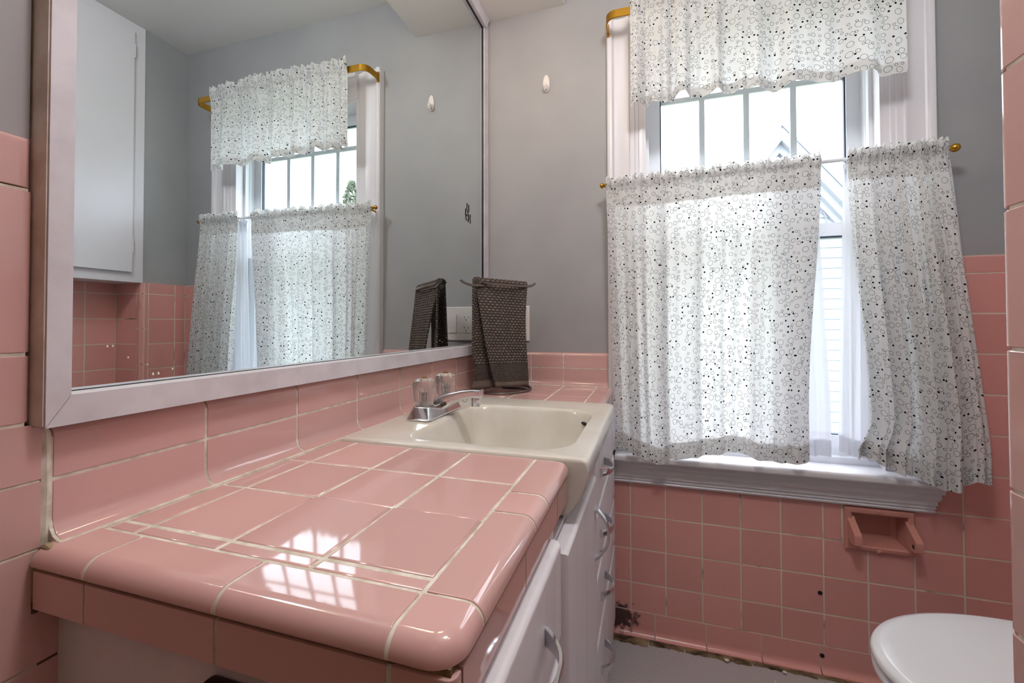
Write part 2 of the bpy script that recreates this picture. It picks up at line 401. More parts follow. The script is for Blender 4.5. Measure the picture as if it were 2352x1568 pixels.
box(bm, (XR + 0.008, YRC + 0.008, 0), (1.95, YW, CEIL)); box(bm, (XRB + 0.008, -1.03, 0), (1.95, YRC + 0.008, CEIL))
wall_right = done(bm, 'wall_right', M['wall'], ang=0); tag(wall_right, 'grey painted wall with the toilet recess', kind='structure')
XP, YP = 0.84, -1.020
bm = bmesh.new(); box(bm, (XP + 0.008, YH, 0), (1.95, YP - 0.008, CEIL)); wall_part = done(bm, 'wall_partition', M['wall'], ang=0); tag(wall_part, 'tiled partition wall end close to the camera', kind='structure')
bm = bmesh.new()
box(bm, (-0.6, YH - 0.1, 0), (-0.18, YH, CEIL)); box(bm, (1.95, YH - 0.1, 0), (2.4, YH, CEIL))
box(bm, (-0.7, -3.4, 0), (-0.6, YH, CEIL)); box(bm, (2.4, -3.4, 0), (2.5, YH, CEIL)); box(bm, (-0.7, -3.4, 0), (2.5, -3.3, CEIL))
o = done(bm, 'wall_hall', M['hallwall'], ang=0); tag(o, 'warm beige hall walls behind the doorway', kind='structure')

# ---- window wall tiles
def bed(parent, lo, hi, m='grout2'):
    bm = bmesh.new(); box(bm, lo, hi); return done(bm, 'grout_bed', M[m], parent, ang=0)
bed(wall_back, (0.40, 0.0007, 0.0), (1.10, 0.0085, 0.592)); bed(wall_back, (1.10, 0.0007, 0.0), (1.264, 0.0085, 0.376)); bed(wall_back, (1.10, 0.0007, 0.493), (1.264, 0.0085, 0.592)); bed(wall_back, (1.264, 0.0007, 0.0), (1.301, 0.0085, 0.592)); bed(wall_back, (1.301, 0.0007, 0.0), (XR, 0.0085, 1.205))
cols = [0.39] + [0.4999 + k * P for k in range(10)]
cols[-1] = XR
DISH = (1.098, 1.266, 0.372, 0.497)
for j in range(1, 11):
    z0, z1 = ROWZ[j], ROWZ[j + 1]
    for i in range(len(cols) - 1):
        x0, x1 = cols[i], cols[i + 1]
        if x1 - x0 < 0.01: continue
        if z0 > 0.585 and x1 < 1.32: continue
        zz1 = min(z1, 0.59) if x1 < 1.30 else z1
        if j == 4 and i == 6: x1 = 1.095
        if j == 4 and i == 7: continue
        if zz1 - z0 < 0.012: continue
        tile(wall_back, 'Y-', x0, x1, z0, zz1, 0.0, material=M['walltile'])
# cap row
x = 1.30
for w in (0.06, 0.152):
    x1 = min(x + w, XR)
    bm = rbox((x + 0.001, -0.0005, 1.1575 + 0.001), (x1 - 0.001, 0.009, 1.207), r=0.0012, big=[(0, -1, 1)], R=0.008)
    done(bm, 'cap_tile', M['walltile'], wall_back); x = x1
# coved base tiles
bx = [0.42, 0.574, 0.728, 0.882, 1.036, 1.19, 1.344, XR]
for a, b in zip(bx, bx[1:]):
    prof = [(0.008, 0.079), (-0.0005, 0.079), (-0.0005, 0.026)] + [(-0.0005 - 0.016 * (1 - math.cos(math.radians(t))), 0.026 - 0.018 * math.sin(math.radians(t))) for t in (20, 40, 60, 80, 90)] + [(-0.0165, 0.004), (0.008, 0.004)]
    bm = bmesh.new(); prism(bm, prof, 0, a + 0.0014, b - 0.0014); done(bm, 'base_tile', M['walltile'], wall_back, ang=50)

# ---- right wall tiles (seen in the mirror)
def bullcol(parent, z0, z1):
    bm = rbox((XR, YRC, z0 + 0.0012), (XR + 0.03, YRC + 0.026, z1 - 0.0012), r=0.0008, seg=1, big=[(2, -1, -1)], R=0.016)
    done(bm, 'corner_tile', M['walltile'], parent)
bed(wall_right, (XR + 0.0007, YRC + 0.01, 0), (XR + 0.012, YW, 1.205)); bed(wall_right, (XR + 0.01, YRC + 0.0007, 0), (XRB, YRC + 0.012, 1.205)); bed(wall_right, (XRB + 0.0007, -1.02, 0), (XRB + 0.012, YRC, 1.205))
for j in range(0, 12):
    z0, z1 = ROWZ[j], ROWZ[j + 1]
    for a, b in ((-0.0445, 0.0), (-0.154, -0.0445)): tile(wall_right, 'X-', a, b, z0, z1, XR, material=M['walltile'])
    tile(wall_right, 'Y-', XR + 0.030, XRB, z0, z1, YRC, material=M['walltile'])
    for k in range(7):
        tile(wall_right, 'X-', YRC - (k + 1) * P, YRC - k * P, z0, z1, XRB, material=M['walltile'])
for a, b in ((1.1575, 1.207), (1.004, 1.1575), (0.85, 1.004), (0.696, 0.85), (0.542, 0.696), (0.388, 0.542), (0.234, 0.388), (0.08, 0.234), (0.0, 0.08)): bullcol(wall_right, a, b)

# ---- near partition tiles on the right
bed(wall_part, (XP + 0.0007, YH, 0), (XP + 0.012, YP - 0.012, 2.2), 'grout')
pz = [0.778 + k * 0.1115 for k in range(-7, 13)]
for z0, z1 in zip(pz, pz[1:]):
    bm = rbox((XP, YP - 0.050, z0 + 0.0012), (XP + 0.03, YP, z1 - 0.0012), r=0.0009, seg=1, big=[(2, -1, 1)], R=0.011, bseg=7)
    done(bm, 'bullnose_tile', M['tile'], wall_part)
    for k in range(5):
        tile(wall_part, 'X-', YP - 0.050 - (k + 1) * P, YP - 0.050 - k * P, z0, z1, XP)

# ---- left wainscot tiles beside the mirror
bed(wall_left, (XW, -1.74, 0.0), (0.0002, -1.2052, 0.926), 'grout'); bed(wall_left, (XW, -1.74, 0.926), (0.0002, -1.2165, 1.1515), 'grout')
lz = [(0.0, 0.08), (0.08, 0.1495), (0.1495, 0.2585), (0.2585, 0.368), (0.368, 0.477), (0.477, 0.586), (0.586, 0.695), (0.695, 0.8055), (0.8055, 0.871), (0.871, 0.9275), (0.9275, 0.994), (0.994, 1.151), (1.151, 1.204)]
for z0, z1 in lz:
    hi_ = z0 >= 0.9
    y1 = -1.2142 + 0.0022 if z0 > 0.92 else (-1.2045 if z0 > 0.8 else -1.16)
    big = [(2, 1, 1)] if z0 > 0.92 else []
    if z1 > 1.2: big = [(2, 1, 1), (1, 1, 1)]
    bm = rbox((XW, -1.268, z0 + 0.0015), (0.001, y1, z1 - 0.0015), r=0.0012, big=big, R=0.012 if z1 > 1.2 else 0.0075, bseg=6)
    done(bm, 'wainscot_tile', M['tile'], wall_left)
    for k in range(4): tile(wall_left, 'X+', -1.268 - (k + 1) * 0.117, -1.268 - k * 0.117, z0, z1, 0.001)
bm = bmesh.new(); tube(bm, [(-0.006, -1.2005, 0.74), (-0.0045, -1.2008, 0.80), (-0.003, -1.2005, 0.86), (-0.004, -1.2012, 0.915), (-0.011, -1.2025, 0.926)], 0.0052, 8); done(bm, 'corner_grout', M['grout'], wall_left)
bm = bmesh.new(); tube(bm, catmull([(-0.001, -1.2075, 0.746), (0.001, -1.2070, 0.772), (0.0015, -1.2062, 0.792), (0.004, -1.2045, 0.803), (0.010, -1.2035, 0.8085), (0.019, -1.205, 0.8075)], 4), [0.0036] * 17 + [0.0034, 0.0030, 0.0024, 0.0016], 8); done(bm, 'corner_caulk', M['caulk'], wall_left)

# ================================================================== WINDOW
win = thing('window_1', 'white double hung window with divided upper sash and moulded casing', loc=(0.88, 0.0, 0.6), kind='structure')
def flip(pr, cx): return [(2 * cx - u, v) for u, v in pr]
casL = [(0.432, 0.008), (0.432, -0.018), (0.436, -0.023), (0.443, -0.024), (0.449, -0.022), (0.452, -0.016), (0.456, -0.0135), (0.472, -0.0125), (0.490, -0.0135), (0.497, -0.0165), (0.503, -0.0165), (0.506, -0.011), (0.520, -0.011), (0.522, -0.007), (0.532, -0.007), (0.535, -0.003), (0.545, -0.002), (0.545, 0.008)]
CX = (0.432 + 1.325) / 2
for pr in (casL, flip(casL, CX)):
    bm = bmesh.new(); prism(bm, pr, 2, 0.604, 2.045); done(bm, 'side_casing', M['trim'], win, ang=28)
bm = bmesh.new(); prism(bm, [(v, 2.045 - (u - 0.432)) for u, v in casL], 0, 0.545, 1.212); done(bm, 'head_casing', M['trim'], win, ang=28)
# jambs
for x0, x1 in ((0.545, 0.556), (1.201, 1.212)):
    bm = bmesh.new(); box(bm, (x0, -0.001, 0.6), (x1, 0.135, 1.95)); done(bm, 'jamb', M['trim'], win, ang=0)
bm = bmesh.new(); box(bm, (0.545, -0.001, 1.935), (1.212, 0.135, 1.95)); done(bm, 'head_jamb', M['trim'], win, ang=0)
for x0, x1 in ((0.556, 0.566), (1.190, 1.201)):
    bm = rbox((x0, 0.038, 0.605), (x1, 0.056, 1.935), r=0.002); done(bm, 'stop', M['vinyl'], win)
    bm = rbox((x0, 0.058, 0.605), (x1, 0.12, 1.935), r=0.001); done(bm, 'track', M['vinyl'], win)
def sash(name, z0, z1, y0, y1, bot, top, mz):
    ex0, ex1 = 0.566, 1.190
    s = thing(name, loc=(0.88, y0, z0)); s.parent = win; s.matrix_parent_inverse = Matrix.Translation(-ROOT[win.name])
    for a, b in ((ex0, ex0 + 0.037), (ex1 - 0.037, ex1)):
        bm = rbox((a, y0, z0), (b, y1, z1), r=0.003); done(bm, 'stile', M['vinyl'], s)
    bm = rbox((ex0 + 0.037, y0, z0), (ex1 - 0.037, y1, z0 + bot), r=0.003); done(bm, 'bottom_rail', M['vinyl'], s)
    bm = rbox((ex0 + 0.037, y0, z1 - top), (ex1 - 0.037, y1, z1), r=0.003); done(bm, 'top_rail', M['vinyl'], s)
    gx0, gx1, gz0, gz1 = ex0 + 0.037, ex1 - 0.037, z0 + bot, z1 - top
    ym = (y0 + y1) / 2
    bm = bmesh.new()
    for lo, hi in (((gx0, y0 + 0.006, gz0), (gx0 + 0.004, ym, gz1)), ((gx1 - 0.004, y0 + 0.006, gz0), (gx1, ym, gz1)), ((gx0 + 0.004, y0 + 0.006, gz0), (gx1 - 0.004, ym, gz0 + 0.003)), ((gx0 + 0.004, y0 + 0.006, gz1 - 0.004), (gx1 - 0.004, ym, gz1))): box(bm, lo, hi)
    done(bm, 'gasket', M['gasket'], s, ang=0)
    bm = bmesh.new(); box(bm, (gx0, ym, gz0), (gx1, ym + 0.004, gz1)); done(bm, 'glass_pane', M['glass'], s, ang=0)
    if mz:
        for k in (1, 2, 3):
            xx = gx0 + (gx1 - gx0) * k / 4
            bm = rbox((xx - 0.009, ym + 0.006, gz0), (xx + 0.009, ym + 0.013, gz1), r=0.002); done(bm, 'muntin', M['vinyl'], s)
        bm = rbox((gx0, ym + 0.0055, mz - 0.009), (gx1, ym + 0.0135, mz + 0.009), r=0.002); done(bm, 'muntin', M['vinyl'], s)
sash('upper_sash', 1.285, 1.935, 0.088, 0.120, 0.040, 0.045, 1.80)
sash('lower_sash', 0.622, 1.330, 0.058, 0.086, 0.060, 0.040, None)
bm = rbox((0.545, 0.03, 0.603), (1.212, 0.14, 0.624), r=0.002); done(bm, 'sill', M['vinyl'], win)
# stool and apron
bm = rbox((0.4535, -0.058, 0.580), (1.318, 0.05, 0.604), r=0.0015, big=[(0, -1, 1), (0, -1, -1)], R=0.009); done(bm, 'stool', M['trim'], win)
apr = [(0.002, 0.5805), (-0.028, 0.5805), (-0.030, 0.574), (-0.029, 0.562), (-0.0275, 0.558), (-0.0225, 0.5575), (-0.0235, 0.546), (-0.0215, 0.540), (-0.0165, 0.534), (-0.0165, 0.528), (-0.0175, 0.524), (-0.0125, 0.5232), (-0.0145, 0.516), (-0.0145, 0.5132), (-0.0105, 0.5125), (-0.012, 0.5085), (-0.0145, 0.506), (-0.0125, 0.502), (-0.006, 0.4985), (0.002, 0.4985)]
bm = bmesh.new(); A = [bm.verts.new((0.438, u, v)) for u, v in apr]; B = [bm.verts.new((1.294 + (0.002 - u) * 0.95, u, v)) for u, v in apr]
n = len(apr)
for i in range(n): bm.faces.new((A[i], A[(i + 1) % n], B[(i + 1) % n], B[i]))
bm.faces.new(A[::-1]); bm.faces.new(B); done(bm, 'apron', M['trim'], win, ang=25)

# ================================================================== MIRROR
XM = -0.012
mir = thing('wall_mirror', 'large wall mirror in a white painted wooden frame above the pink backsplash', 'mirror', (0.0, -0.6, 0.922))
bm = bmesh.new(); box(bm, (XM - 0.004, -1.200, 0.940), (XM, -0.032, 2.108)); done(bm, 'mirror_glass', M['mirror'], mir, ang=0)
YO0, YI0, YI1, YO1 = -1.2110, -1.1915, -0.030, 0.004
ZO0, ZI0, ZI1, ZO1 = 0.9235, 0.9525, 2.103, 2.149
def mitre(a, b, xf=0.02):   # frame member between outer points a and inner points b in (y,z)
    bm = bmesh.new()
    pts = [(xf, a[0]), (xf, a[1]), (xf - 0.0015, b[1]), (xf - 0.0015, b[0])]
    f = [bm.verts.new((x, p[0], p[1])) for x, p in pts]; k = [bm.verts.new((XM - 0.006 if i < 2 else XM + 0.0004, p[0], p[1])) for i, (x, p) in enumerate(pts)]
    bm.faces.new(f); bm.faces.new(k[::-1])
    for i in range(4): bm.faces.new((f[i], k[i], k[(i + 1) % 4], f[(i + 1) % 4]))
    es = [e for e in bm.edges if len(e.link_faces) == 2 and e.calc_face_angle(0) > 0.9]
    bmesh.ops.bevel(bm, geom=es, offset=0.0012, segments=2, profile=0.5, affect='EDGES')
    return bm
g = 0.0004
done(mitre(((YO0, ZO0 + g), (YO0, ZO1 - g)), ((YI0, ZI0 + g), (YI0, ZI1 - g))), 'frame_stile', M['frame'], mir)
done(mitre(((YO1, ZO0 + g), (YO1, ZO1 - g)), ((YI1, ZI0 + g), (YI1, ZI1 - g)), -0.003), 'frame_stile', M['frame'], mir)
done(mitre(((YO0 + g, ZO0), (YO1 - g, ZO0)), ((YI0 + g, ZI0), (YI1 - g, ZI0))), 'frame_rail', M['frame'], mir)
done(mitre(((YO0 + g, ZO1), (YO1 - g, ZO1)), ((YI0 + g, ZI1), (YI1 - g, ZI1)), 0.004), 'frame_rail', M['frame'], mir)
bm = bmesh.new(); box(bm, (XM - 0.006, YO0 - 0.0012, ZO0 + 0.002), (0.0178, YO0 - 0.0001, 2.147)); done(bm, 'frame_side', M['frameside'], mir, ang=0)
bm = bmesh.new()
for lo, hi in (((XM, -0.0355, 0.953), (XM + 0.003, -0.0310, 2.104)), ((XM, -1.1915, 2.1005), (XM + 0.003, -0.031, 2.1045)), ((XM, -1.1915, 0.9515), (XM + 0.001, -0.031, 0.9535))): box(bm, lo, hi)
done(bm, 'dark_edge', M['mirrordark'], mir, ang=0)
bm = bmesh.new()
for y, z, r in ((-1.146, 0.998, 0.0009), (-1.141, 0.998, 0.0009), (-1.10, 0.962, 0.0011), (-1.094, 0.962, 0.0011), (-1.078, 0.966, 0.0009), (-1.106, 0.974, 0.0007), (-1.126, 0.984, 0.0007), (-0.36, 0.975, 0.0012), (-0.345, 0.970, 0.001), (-0.30, 0.978, 0.001)):
    bm.faces.new([bm.verts.new((XM + 0.0007, y + r * math.cos(k * 1.0472), z + 1.7 * r * math.sin(k * 1.0472))) for k in range(6)])
done(bm, 'paint_flecks', M['chip'], mir, ang=0, kind='stuff', label='white paint flecks on the glass')
# worn-off silvering
bm = bmesh.new()
for pts, r in (([(-0.168, 1.423), (-0.172, 1.405), (-0.163, 1.390), (-0.158, 1.383)], 0.0016), ([(-0.157, 1.420), (-0.156, 1.402), (-0.158, 1.396)], 0.0022), ([(-0.180, 1.402), (-0.182, 1.380), (-0.174, 1.364)], 0.002), ([(-0.172, 1.385), (-0.170, 1.379)], 0.0026), ([(-0.158, 1.388), (-0.157, 1.373), (-0.163, 1.362)], 0.0022), ([(-0.143, 1.391), (-0.145, 1.375), (-0.143, 1.361)], 0.0019)):
    for (y0, z0), (y1, z1) in zip(pts, pts[1:]):
        d = Vector((y1 - y0, z1 - z0)).normalized(); nx = Vector((-d.y, d.x)) * r * 1.6
        bm.faces.new([bm.verts.new((XM + 0.0006, y, z)) for y, z in ((y0 + nx.x, z0 + nx.y * 0.5), (y1 + nx.x, z1 + nx.y * 0.5), (y1 - nx.x, z1 - nx.y * 0.5), (y0 - nx.x, z0 - nx.y * 0.5))])
done(bm, 'worn_silvering', M['black'], mir, ang=0, label='black scratched patch where the silvering is gone')

# ================================================================== COUNTER
ZC = 0.810
ctr = thing('tiled_countertop', 'pink glazed tile countertop with bullnose edge and pale grout', 'countertop', (0.22, -1.0, ZC - 0.057))
LX = [0.0215, 0.062, 0.173, 0.2825, 0.3945]
GF = 0.0036
def span(y0, y1, first=0):
    for x0, x1 in zip(LX[first:], LX[first + 1:]): tile(ctr, 'Z+', x0, x1, y0, y1, ZC + (0.0012 if (y0 == -1.1457 and x0 > 0.1) else 0), g=GF, r=0.0028, t=0.0085, tilt=0.0022, nod=0.021 if (y0 == -1.1457 and x0 > 0.1) else (0.006 if -1.1457 <= y0 < -0.9 else 0))
for y0, y1 in ((-1.164, -1.1457), (-1.1457, -1.036), (-1.036, -0.927), (-0.927, -0.814)): span(y0, y1)
for y0, y1 in ((-0.335, -0.222), (-0.222, -0.1125), (-0.1125, -0.056), (-0.056, -0.0215)): span(y0, y1)
# bed of grout and substrate
bm = bmesh.new()
box(bm, (0.0, -1.19, ZC - 0.050), (0.425, -0.8145, ZC - 0.0012)); box(bm, (0.0, -0.3345, ZC - 0.050), (0.425, 0.0, ZC - 0.0012)); box(bm, (0.0, -0.8145, ZC - 0.05), (0.024, -0.3345, ZC - 0.0012))
done(bm, 'grout_bed', M['grout'], ctr, ang=0)
nose = [(-0.04, ZC - 0.0008), (-0.0155, ZC - 0.0008)] + [(-0.0155 + 0.0147 * math.sin(math.radians(t)), ZC - 0.0155 + 0.0147 * math.cos(math.radians(t))) for t in (15, 30, 45, 60, 75, 90)] + [(-0.0008, ZC - 0.0172), (-0.008, ZC - 0.0178), (-0.008, ZC - 0.0222), (-0.0028, ZC - 0.0228), (-0.0028, ZC - 0.0562), (-0.04, ZC - 0.0562)]
bm = bmesh.new(); prism(bm, [(-1.2135 - u, v) for u, v in nose], 0, 0.005, 0.405); done(bm, 'edge_grout', M['grout'], ctr, ang=30)
for a, b in ((-1.185, -0.8165), (-0.333, -0.004)):
    bm = bmesh.new(); prism(bm, [(0.4465 + u, v) for u, v in nose], 1, a, b); done(bm, 'edge_grout', M['grout'], ctr, ang=30)
bm = rbox((0.0, -1.2085, ZC - 0.0225), (0.4405, -0.82, ZC - 0.0165), r=0.001); done(bm, 'caulk_line', M['caulk'], ctr)
RB = 0.0155; YF = -1.2135; XF = 0.4465; ZB = ZC - 0.0175
g = GF / 2
for a, b in ((0.0045, 0.080), (0.080, 0.237), (0.237, 0.3945)):      # front bullnose
    bm = rbox((a + g, YF, ZB), (b - g, -1.164 - g, ZC + 0.0003), r=0.0014, big=[(0, -1, 1)], R=RB, bseg=8); done(bm, 'bullnose_tile', M['tile'], ctr)
    bm = rbox((a + g, YF + 0.002, ZC - 0.0572), (b - g, -1.19, ZC - 0.0218), r=0.0018); done(bm, 'edge_tile', M['tile'], ctr)
for a, b in ((-1.164, -1.010), (-1.010, -0.951), (-0.951, -0.8165), (-0.333, -0.18), (-0.18, -0.004)):      # bullnose along the cabinet front
    bm = rbox((0.3945 + g, a + g, ZB), (XF, b - g, ZC + 0.0003), r=0.0014, big=[(1, 1, 1)], R=RB, bseg=8); done(bm, 'bullnose_tile', M['tile'], ctr)
for a, b in ((-1.199, -1.045), (-1.045, -0.891), (-0.891, -0.8165), (-0.333, -0.18), (-0.18, -0.004)):
    bm = rbox((0.42, a + g, ZC - 0.0572), (XF - 0.002, b - g, ZC - 0.0218), r=0.0018); done(bm, 'edge_tile', M['tile'], ctr)
# rounded corner pieces
RC = 0.024; path = [(0.3945 + g, YF, 0, -1)] + [(XF - RC + RC * math.sin(math.radians(t)), YF + RC - RC * math.cos(math.radians(t)), math.sin(math.radians(t)), -math.cos(math.radians(t))) for t in range(0, 91, 9)] + [(XF, -1.164 - g, 1, 0)]
secs = []
for ins, z_ in [(0.001, ZB), (0.0, ZB + 0.001)] + [(RB * (1 - math.cos(math.radians(t))), ZC + 0.0003 - RB + RB * math.sin(math.radians(t))) for t in range(0, 91, 10)]:
    secs.append([(x - nx * ins, y - ny * ins, z_) for x, y, nx, ny in path] + [(0.3945 + g, -1.164 - g, z_)])
loft('corner_tile', secs, M['tile'], ctr, 40)
bm = rbox((0.3945 + g, YF + 0.002, ZC - 0.0572), (XF - 0.002, -1.199, ZC - 0.0218), r=0.0018, big=[(2, 1, -1)], R=0.007); done(bm, 'edge_tile', M['tile'], ctr)

# ---- backsplash (two courses, coved at the counter)
spl = thing('tiled_backsplash', 'two-row pink tile backsplash running along the counter under the mirror', 'backsplash', (0.0, -0.6, ZC))
ZJ, ZT = 0.869, 0.9225
sy = [-1.197] + [-1.0425 + k * P6 for k in range(7)] + [-0.0015]
def splash_course(a, b, axis):
    gg = 0.0017
    R = 0.0205
    low = [(-0.018, ZC - 0.001), (-0.018, ZJ - 0.0013), (-0.0012, ZJ - 0.0013), (0.0, ZJ - 0.0026), (0.0, ZC + R)] + [(R - R * math.cos(math.radians(t)), ZC + R - R * math.sin(math.radians(t))) for t in (15, 30, 45, 60, 75, 84)] + [(R, ZC - 0.001)]
    up = [(-0.018, ZJ + 0.0013), (-0.018, ZT), (-0.013, ZT)] + [(-0.013 + 0.013 * math.sin(math.radians(t)), ZT - 0.013 + 0.013 * math.cos(math.radians(t))) for t in (15, 30, 45, 60, 75, 90)] + [(0.0, ZJ + 0.0026), (-0.0012, ZJ + 0.0013)]
    for pr, nm in ((low, 'cove_tile'), (up, 'cap_tile')):
        bm = bmesh.new()
        if axis == 1: prism(bm, pr, 1, a + gg, b - gg)
        else: prism(bm, [(-u if u > -0.01 else 0.0065, v) for u, v in pr], 0, a + gg, b - gg)
        bmesh.ops.recalc_face_normals(bm, faces=bm.faces)
        es = [e for e in bm.edges if len(e.link_faces) == 2 and e.calc_face_angle(0) > 1.2 and (e.link_faces[0].normal.dot(Vector((0, 1, 0) if axis == 1 else (1, 0, 0))) ** 2 > 0.9 or e.link_faces[1].normal.dot(Vector((0, 1, 0) if axis == 1 else (1, 0, 0))) ** 2 > 0.9)]
        bmesh.ops.bevel(bm, geom=es, offset=0.0011, segments=2, profile=0.5, affect='EDGES')
        done(bm, nm, M['tile'], spl, ang=42)
for a, b in zip(sy, sy[1:]): splash_course(a, b, 1)
for a, b in zip((0.002, 0.0065, 0.160, 0.2765), (0.0065, 0.160, 0.2765, 0.4305)):
    if b - a > 0.01: splash_course(a, b, 0)
bm = bmesh.new()
prof = [(-0.0188, ZC - 0.002), (-0.0188, ZT - 0.002), (-0.013, ZT - 0.002), (-0.0045, ZT - 0.006), (-0.0009, ZT - 0.0128), (-0.0009, ZC + 0.0195), (0.0012, ZC + 0.011), (0.0055, ZC + 0.0048), (0.012, ZC + 0.0012), (0.0200, ZC + 0.0002), (0.0200, ZC - 0.002)]
prism(bm, prof, 1, -1.198, -0.0015); done(bm, 'grout_bed', M['grout'], spl, ang=0)
bm = bmesh.new(); prism(bm, [(-u if u > -0.01 else 0.0072, v) for u, v in prof], 0, 0.0, 0.4305); done(bm, 'grout_bed', M['grout'], spl, ang=0)

# ================================================================== SINK
SX0, SX1, SY0, SY1, ZS = 0.0235, 0.474, -0.8135, -0.335, 0.8155
sink = thing('bathroom_sink', 'cream enamel square sink with apron front set in the pink counter', 'sink', (0.25, -0.57, 0.70))
def rrect(x0, x1, y0, y1, r, n=9):
    """rounded rectangle, 4*(n+1) points, radii per corner (x1y0, x1y1, x0y1, x0y0)"""
    rr = r if isinstance(r, (list, tuple)) else (r,) * 4
    out = []
    for (cx, cy, a0), q in zip(((x1, y0, -90), (x1, y1, 0), (x0, y1, 90), (x0, y0, 180)), rr):
        sx, sy_ = (1 if cx == x1 else -1), (1 if cy == y1 else -1)
        out += [(cx - sx * q + q * math.cos(math.radians(a0 + 90 * i / n)), cy - sy_ * q + q * math.sin(math.radians(a0 + 90 * i / n))) for i in range(n + 1)]
    return out
loops = []
def lp(x0, x1, y0, y1, r, z): loops.append([(x, y, z) for x, y in rrect(x0, x1, y0, y1, r)])
for xx, dz in ((0.440, 0.089), (0.4445, 0.087), (0.453, 0.078), (0.463, 0.064), (0.4705, 0.048), (0.4755, 0.030), (0.4765, 0.018)): lp(SX0, xx, SY0, SY1, 0.003, ZS - dz)
lp(SX0, SX1 + 0.001, SY0, SY1, 0.006, ZS - 0.007)
lp(SX0 + 0.0012, SX1 - 0.0006, SY0 + 0.0012, SY1 - 0.0012, 0.008, ZS - 0.0028)
lp(SX0 + 0.005, SX1 - 0.006, SY0 + 0.005, SY1 - 0.005, 0.011, ZS)
BXc = ((0.055, 0.062, 0.035, 0.035))
lp(0.129, 0.442, -0.782, -0.430, (0.068, 0.068, 0.045, 0.045), ZS - 0.001)
lp(0.133, 0.438, -0.778, -0.434, (0.066, 0.066, 0.043, 0.043), ZS - 0.004)
lp(0.138, 0.433, -0.772, -0.440, (0.064, 0.064, 0.042, 0.042), ZS - 0.012)
lp(0.146, 0.427, -0.762, -0.450, (0.062, 0.062, 0.042, 0.042), ZS - 0.045)
lp(0.156, 0.418, -0.750, -0.462, (0.06, 0.06, 0.045, 0.045), ZS - 0.095)
lp(0.172, 0.402, -0.732, -0.480, (0.058, 0.058, 0.05, 0.05), ZS - 0.118)
lp(0.205, 0.370, -0.695, -0.517, 0.05, ZS - 0.130)
lp(0.255, 0.315, -0.636, -0.576, 0.029, ZS - 0.136)
bm = bmesh.new(); VL = [[bm.verts.new(p) for p in l] for l in loops]
for A, B in zip(VL, VL[1:]):
    n = len(A)
    for k in range(n): bm.faces.new((A[k], A[(k + 1) % n], B[(k + 1) % n], B[k]))
bm.faces.new(VL[-1]); done(bm, 'basin', M['enamel'], sink, ang=50)
bm = bmesh.new(); tube(bm, [(0.367 + 0.0615 * math.cos(math.radians(t)), -0.506 + 0.0615 * math.sin(math.radians(t)), 0.7905) for t in (18, 26, 34, 42)], [0.0025, 0.0042, 0.0042, 0.0025], 8); done(bm, 'overflow_slot', M['black'], sink)
bm = bmesh.new(); lathe(bm, [(0.021, 0.0), (0.021, 0.002), (0.016, 0.0025), (0.012, 0.001)], (0.285, -0.606, ZS - 0.1365)); done(bm, 'drain', M['oldchrome'], sink)

# ---- faucet
fau = thing('sink_faucet', 'chrome two-handle faucet with ribbed clear acrylic knobs on the sink deck', 'faucet', (0.09, -0.578, ZS))
FYC = -0.578
secs = [[(x, y, z) for x, y in rrect(0.064 + i, 0.120 - i, FYC - 0.082 + j, FYC + 0.082 - j, r, 3)] for i, j, r, z in ((0, 0, 0.006, ZS + 0.0005), (0, 0, 0.006, ZS + 0.003), (0.001, 0.003, 0.006, ZS + 0.006), (0.006, 0.012, 0.008, ZS + 0.026), (0.009, 0.016, 0.008, ZS + 0.0285))]
loft('base', secs, M['chrome'], fau)
def spsec(x, zc, w, h, tilt):
    out = []
    for y, z in rrect(-w, w, -h, h, min(w, h) * 0.45, 4):
        out.append((x + z * math.sin(tilt), FYC + y, zc + z * math.cos(tilt)))
    return out
path = [(0.080, ZS + 0.016, 0.021, 0.014, -0.2), (0.098, ZS + 0.021, 0.021, 0.0165, -0.35), (0.120, ZS + 0.031, 0.019, 0.0155, -0.42), (0.142, ZS + 0.041, 0.0165, 0.0125, -0.36), (0.165, ZS + 0.048, 0.0145, 0.0105, -0.22), (0.186, ZS + 0.051, 0.0135, 0.0095, -0.08), (0.204, ZS + 0.0515, 0.0135, 0.0095, 0.0), (0.2055, ZS + 0.0515, 0.012, 0.008, 0.0)]
loft('spout', [spsec(*p) for p in path], M['chrome'], fau, 50)
bm = bmesh.new(); lathe(bm, [(0.0085, -0.020), (0.0105, -0.020), (0.0105, -0.004), (0.0098, 0.004)], (0.192, FYC, ZS + 0.043), 18); done(bm, 'aerator', M['chrome'], fau)
bm = bmesh.new(); tube(bm, [(0.158, FYC, ZS + 0.038), (0.160, FYC, ZS + 0.032), (0.165, FYC, ZS + 0.030), (0.170, FYC, ZS + 0.033), (0.171, FYC, ZS + 0.040)], 0.0009, 6); done(bm, 'chain_loop', M['oldchrome'], fau)
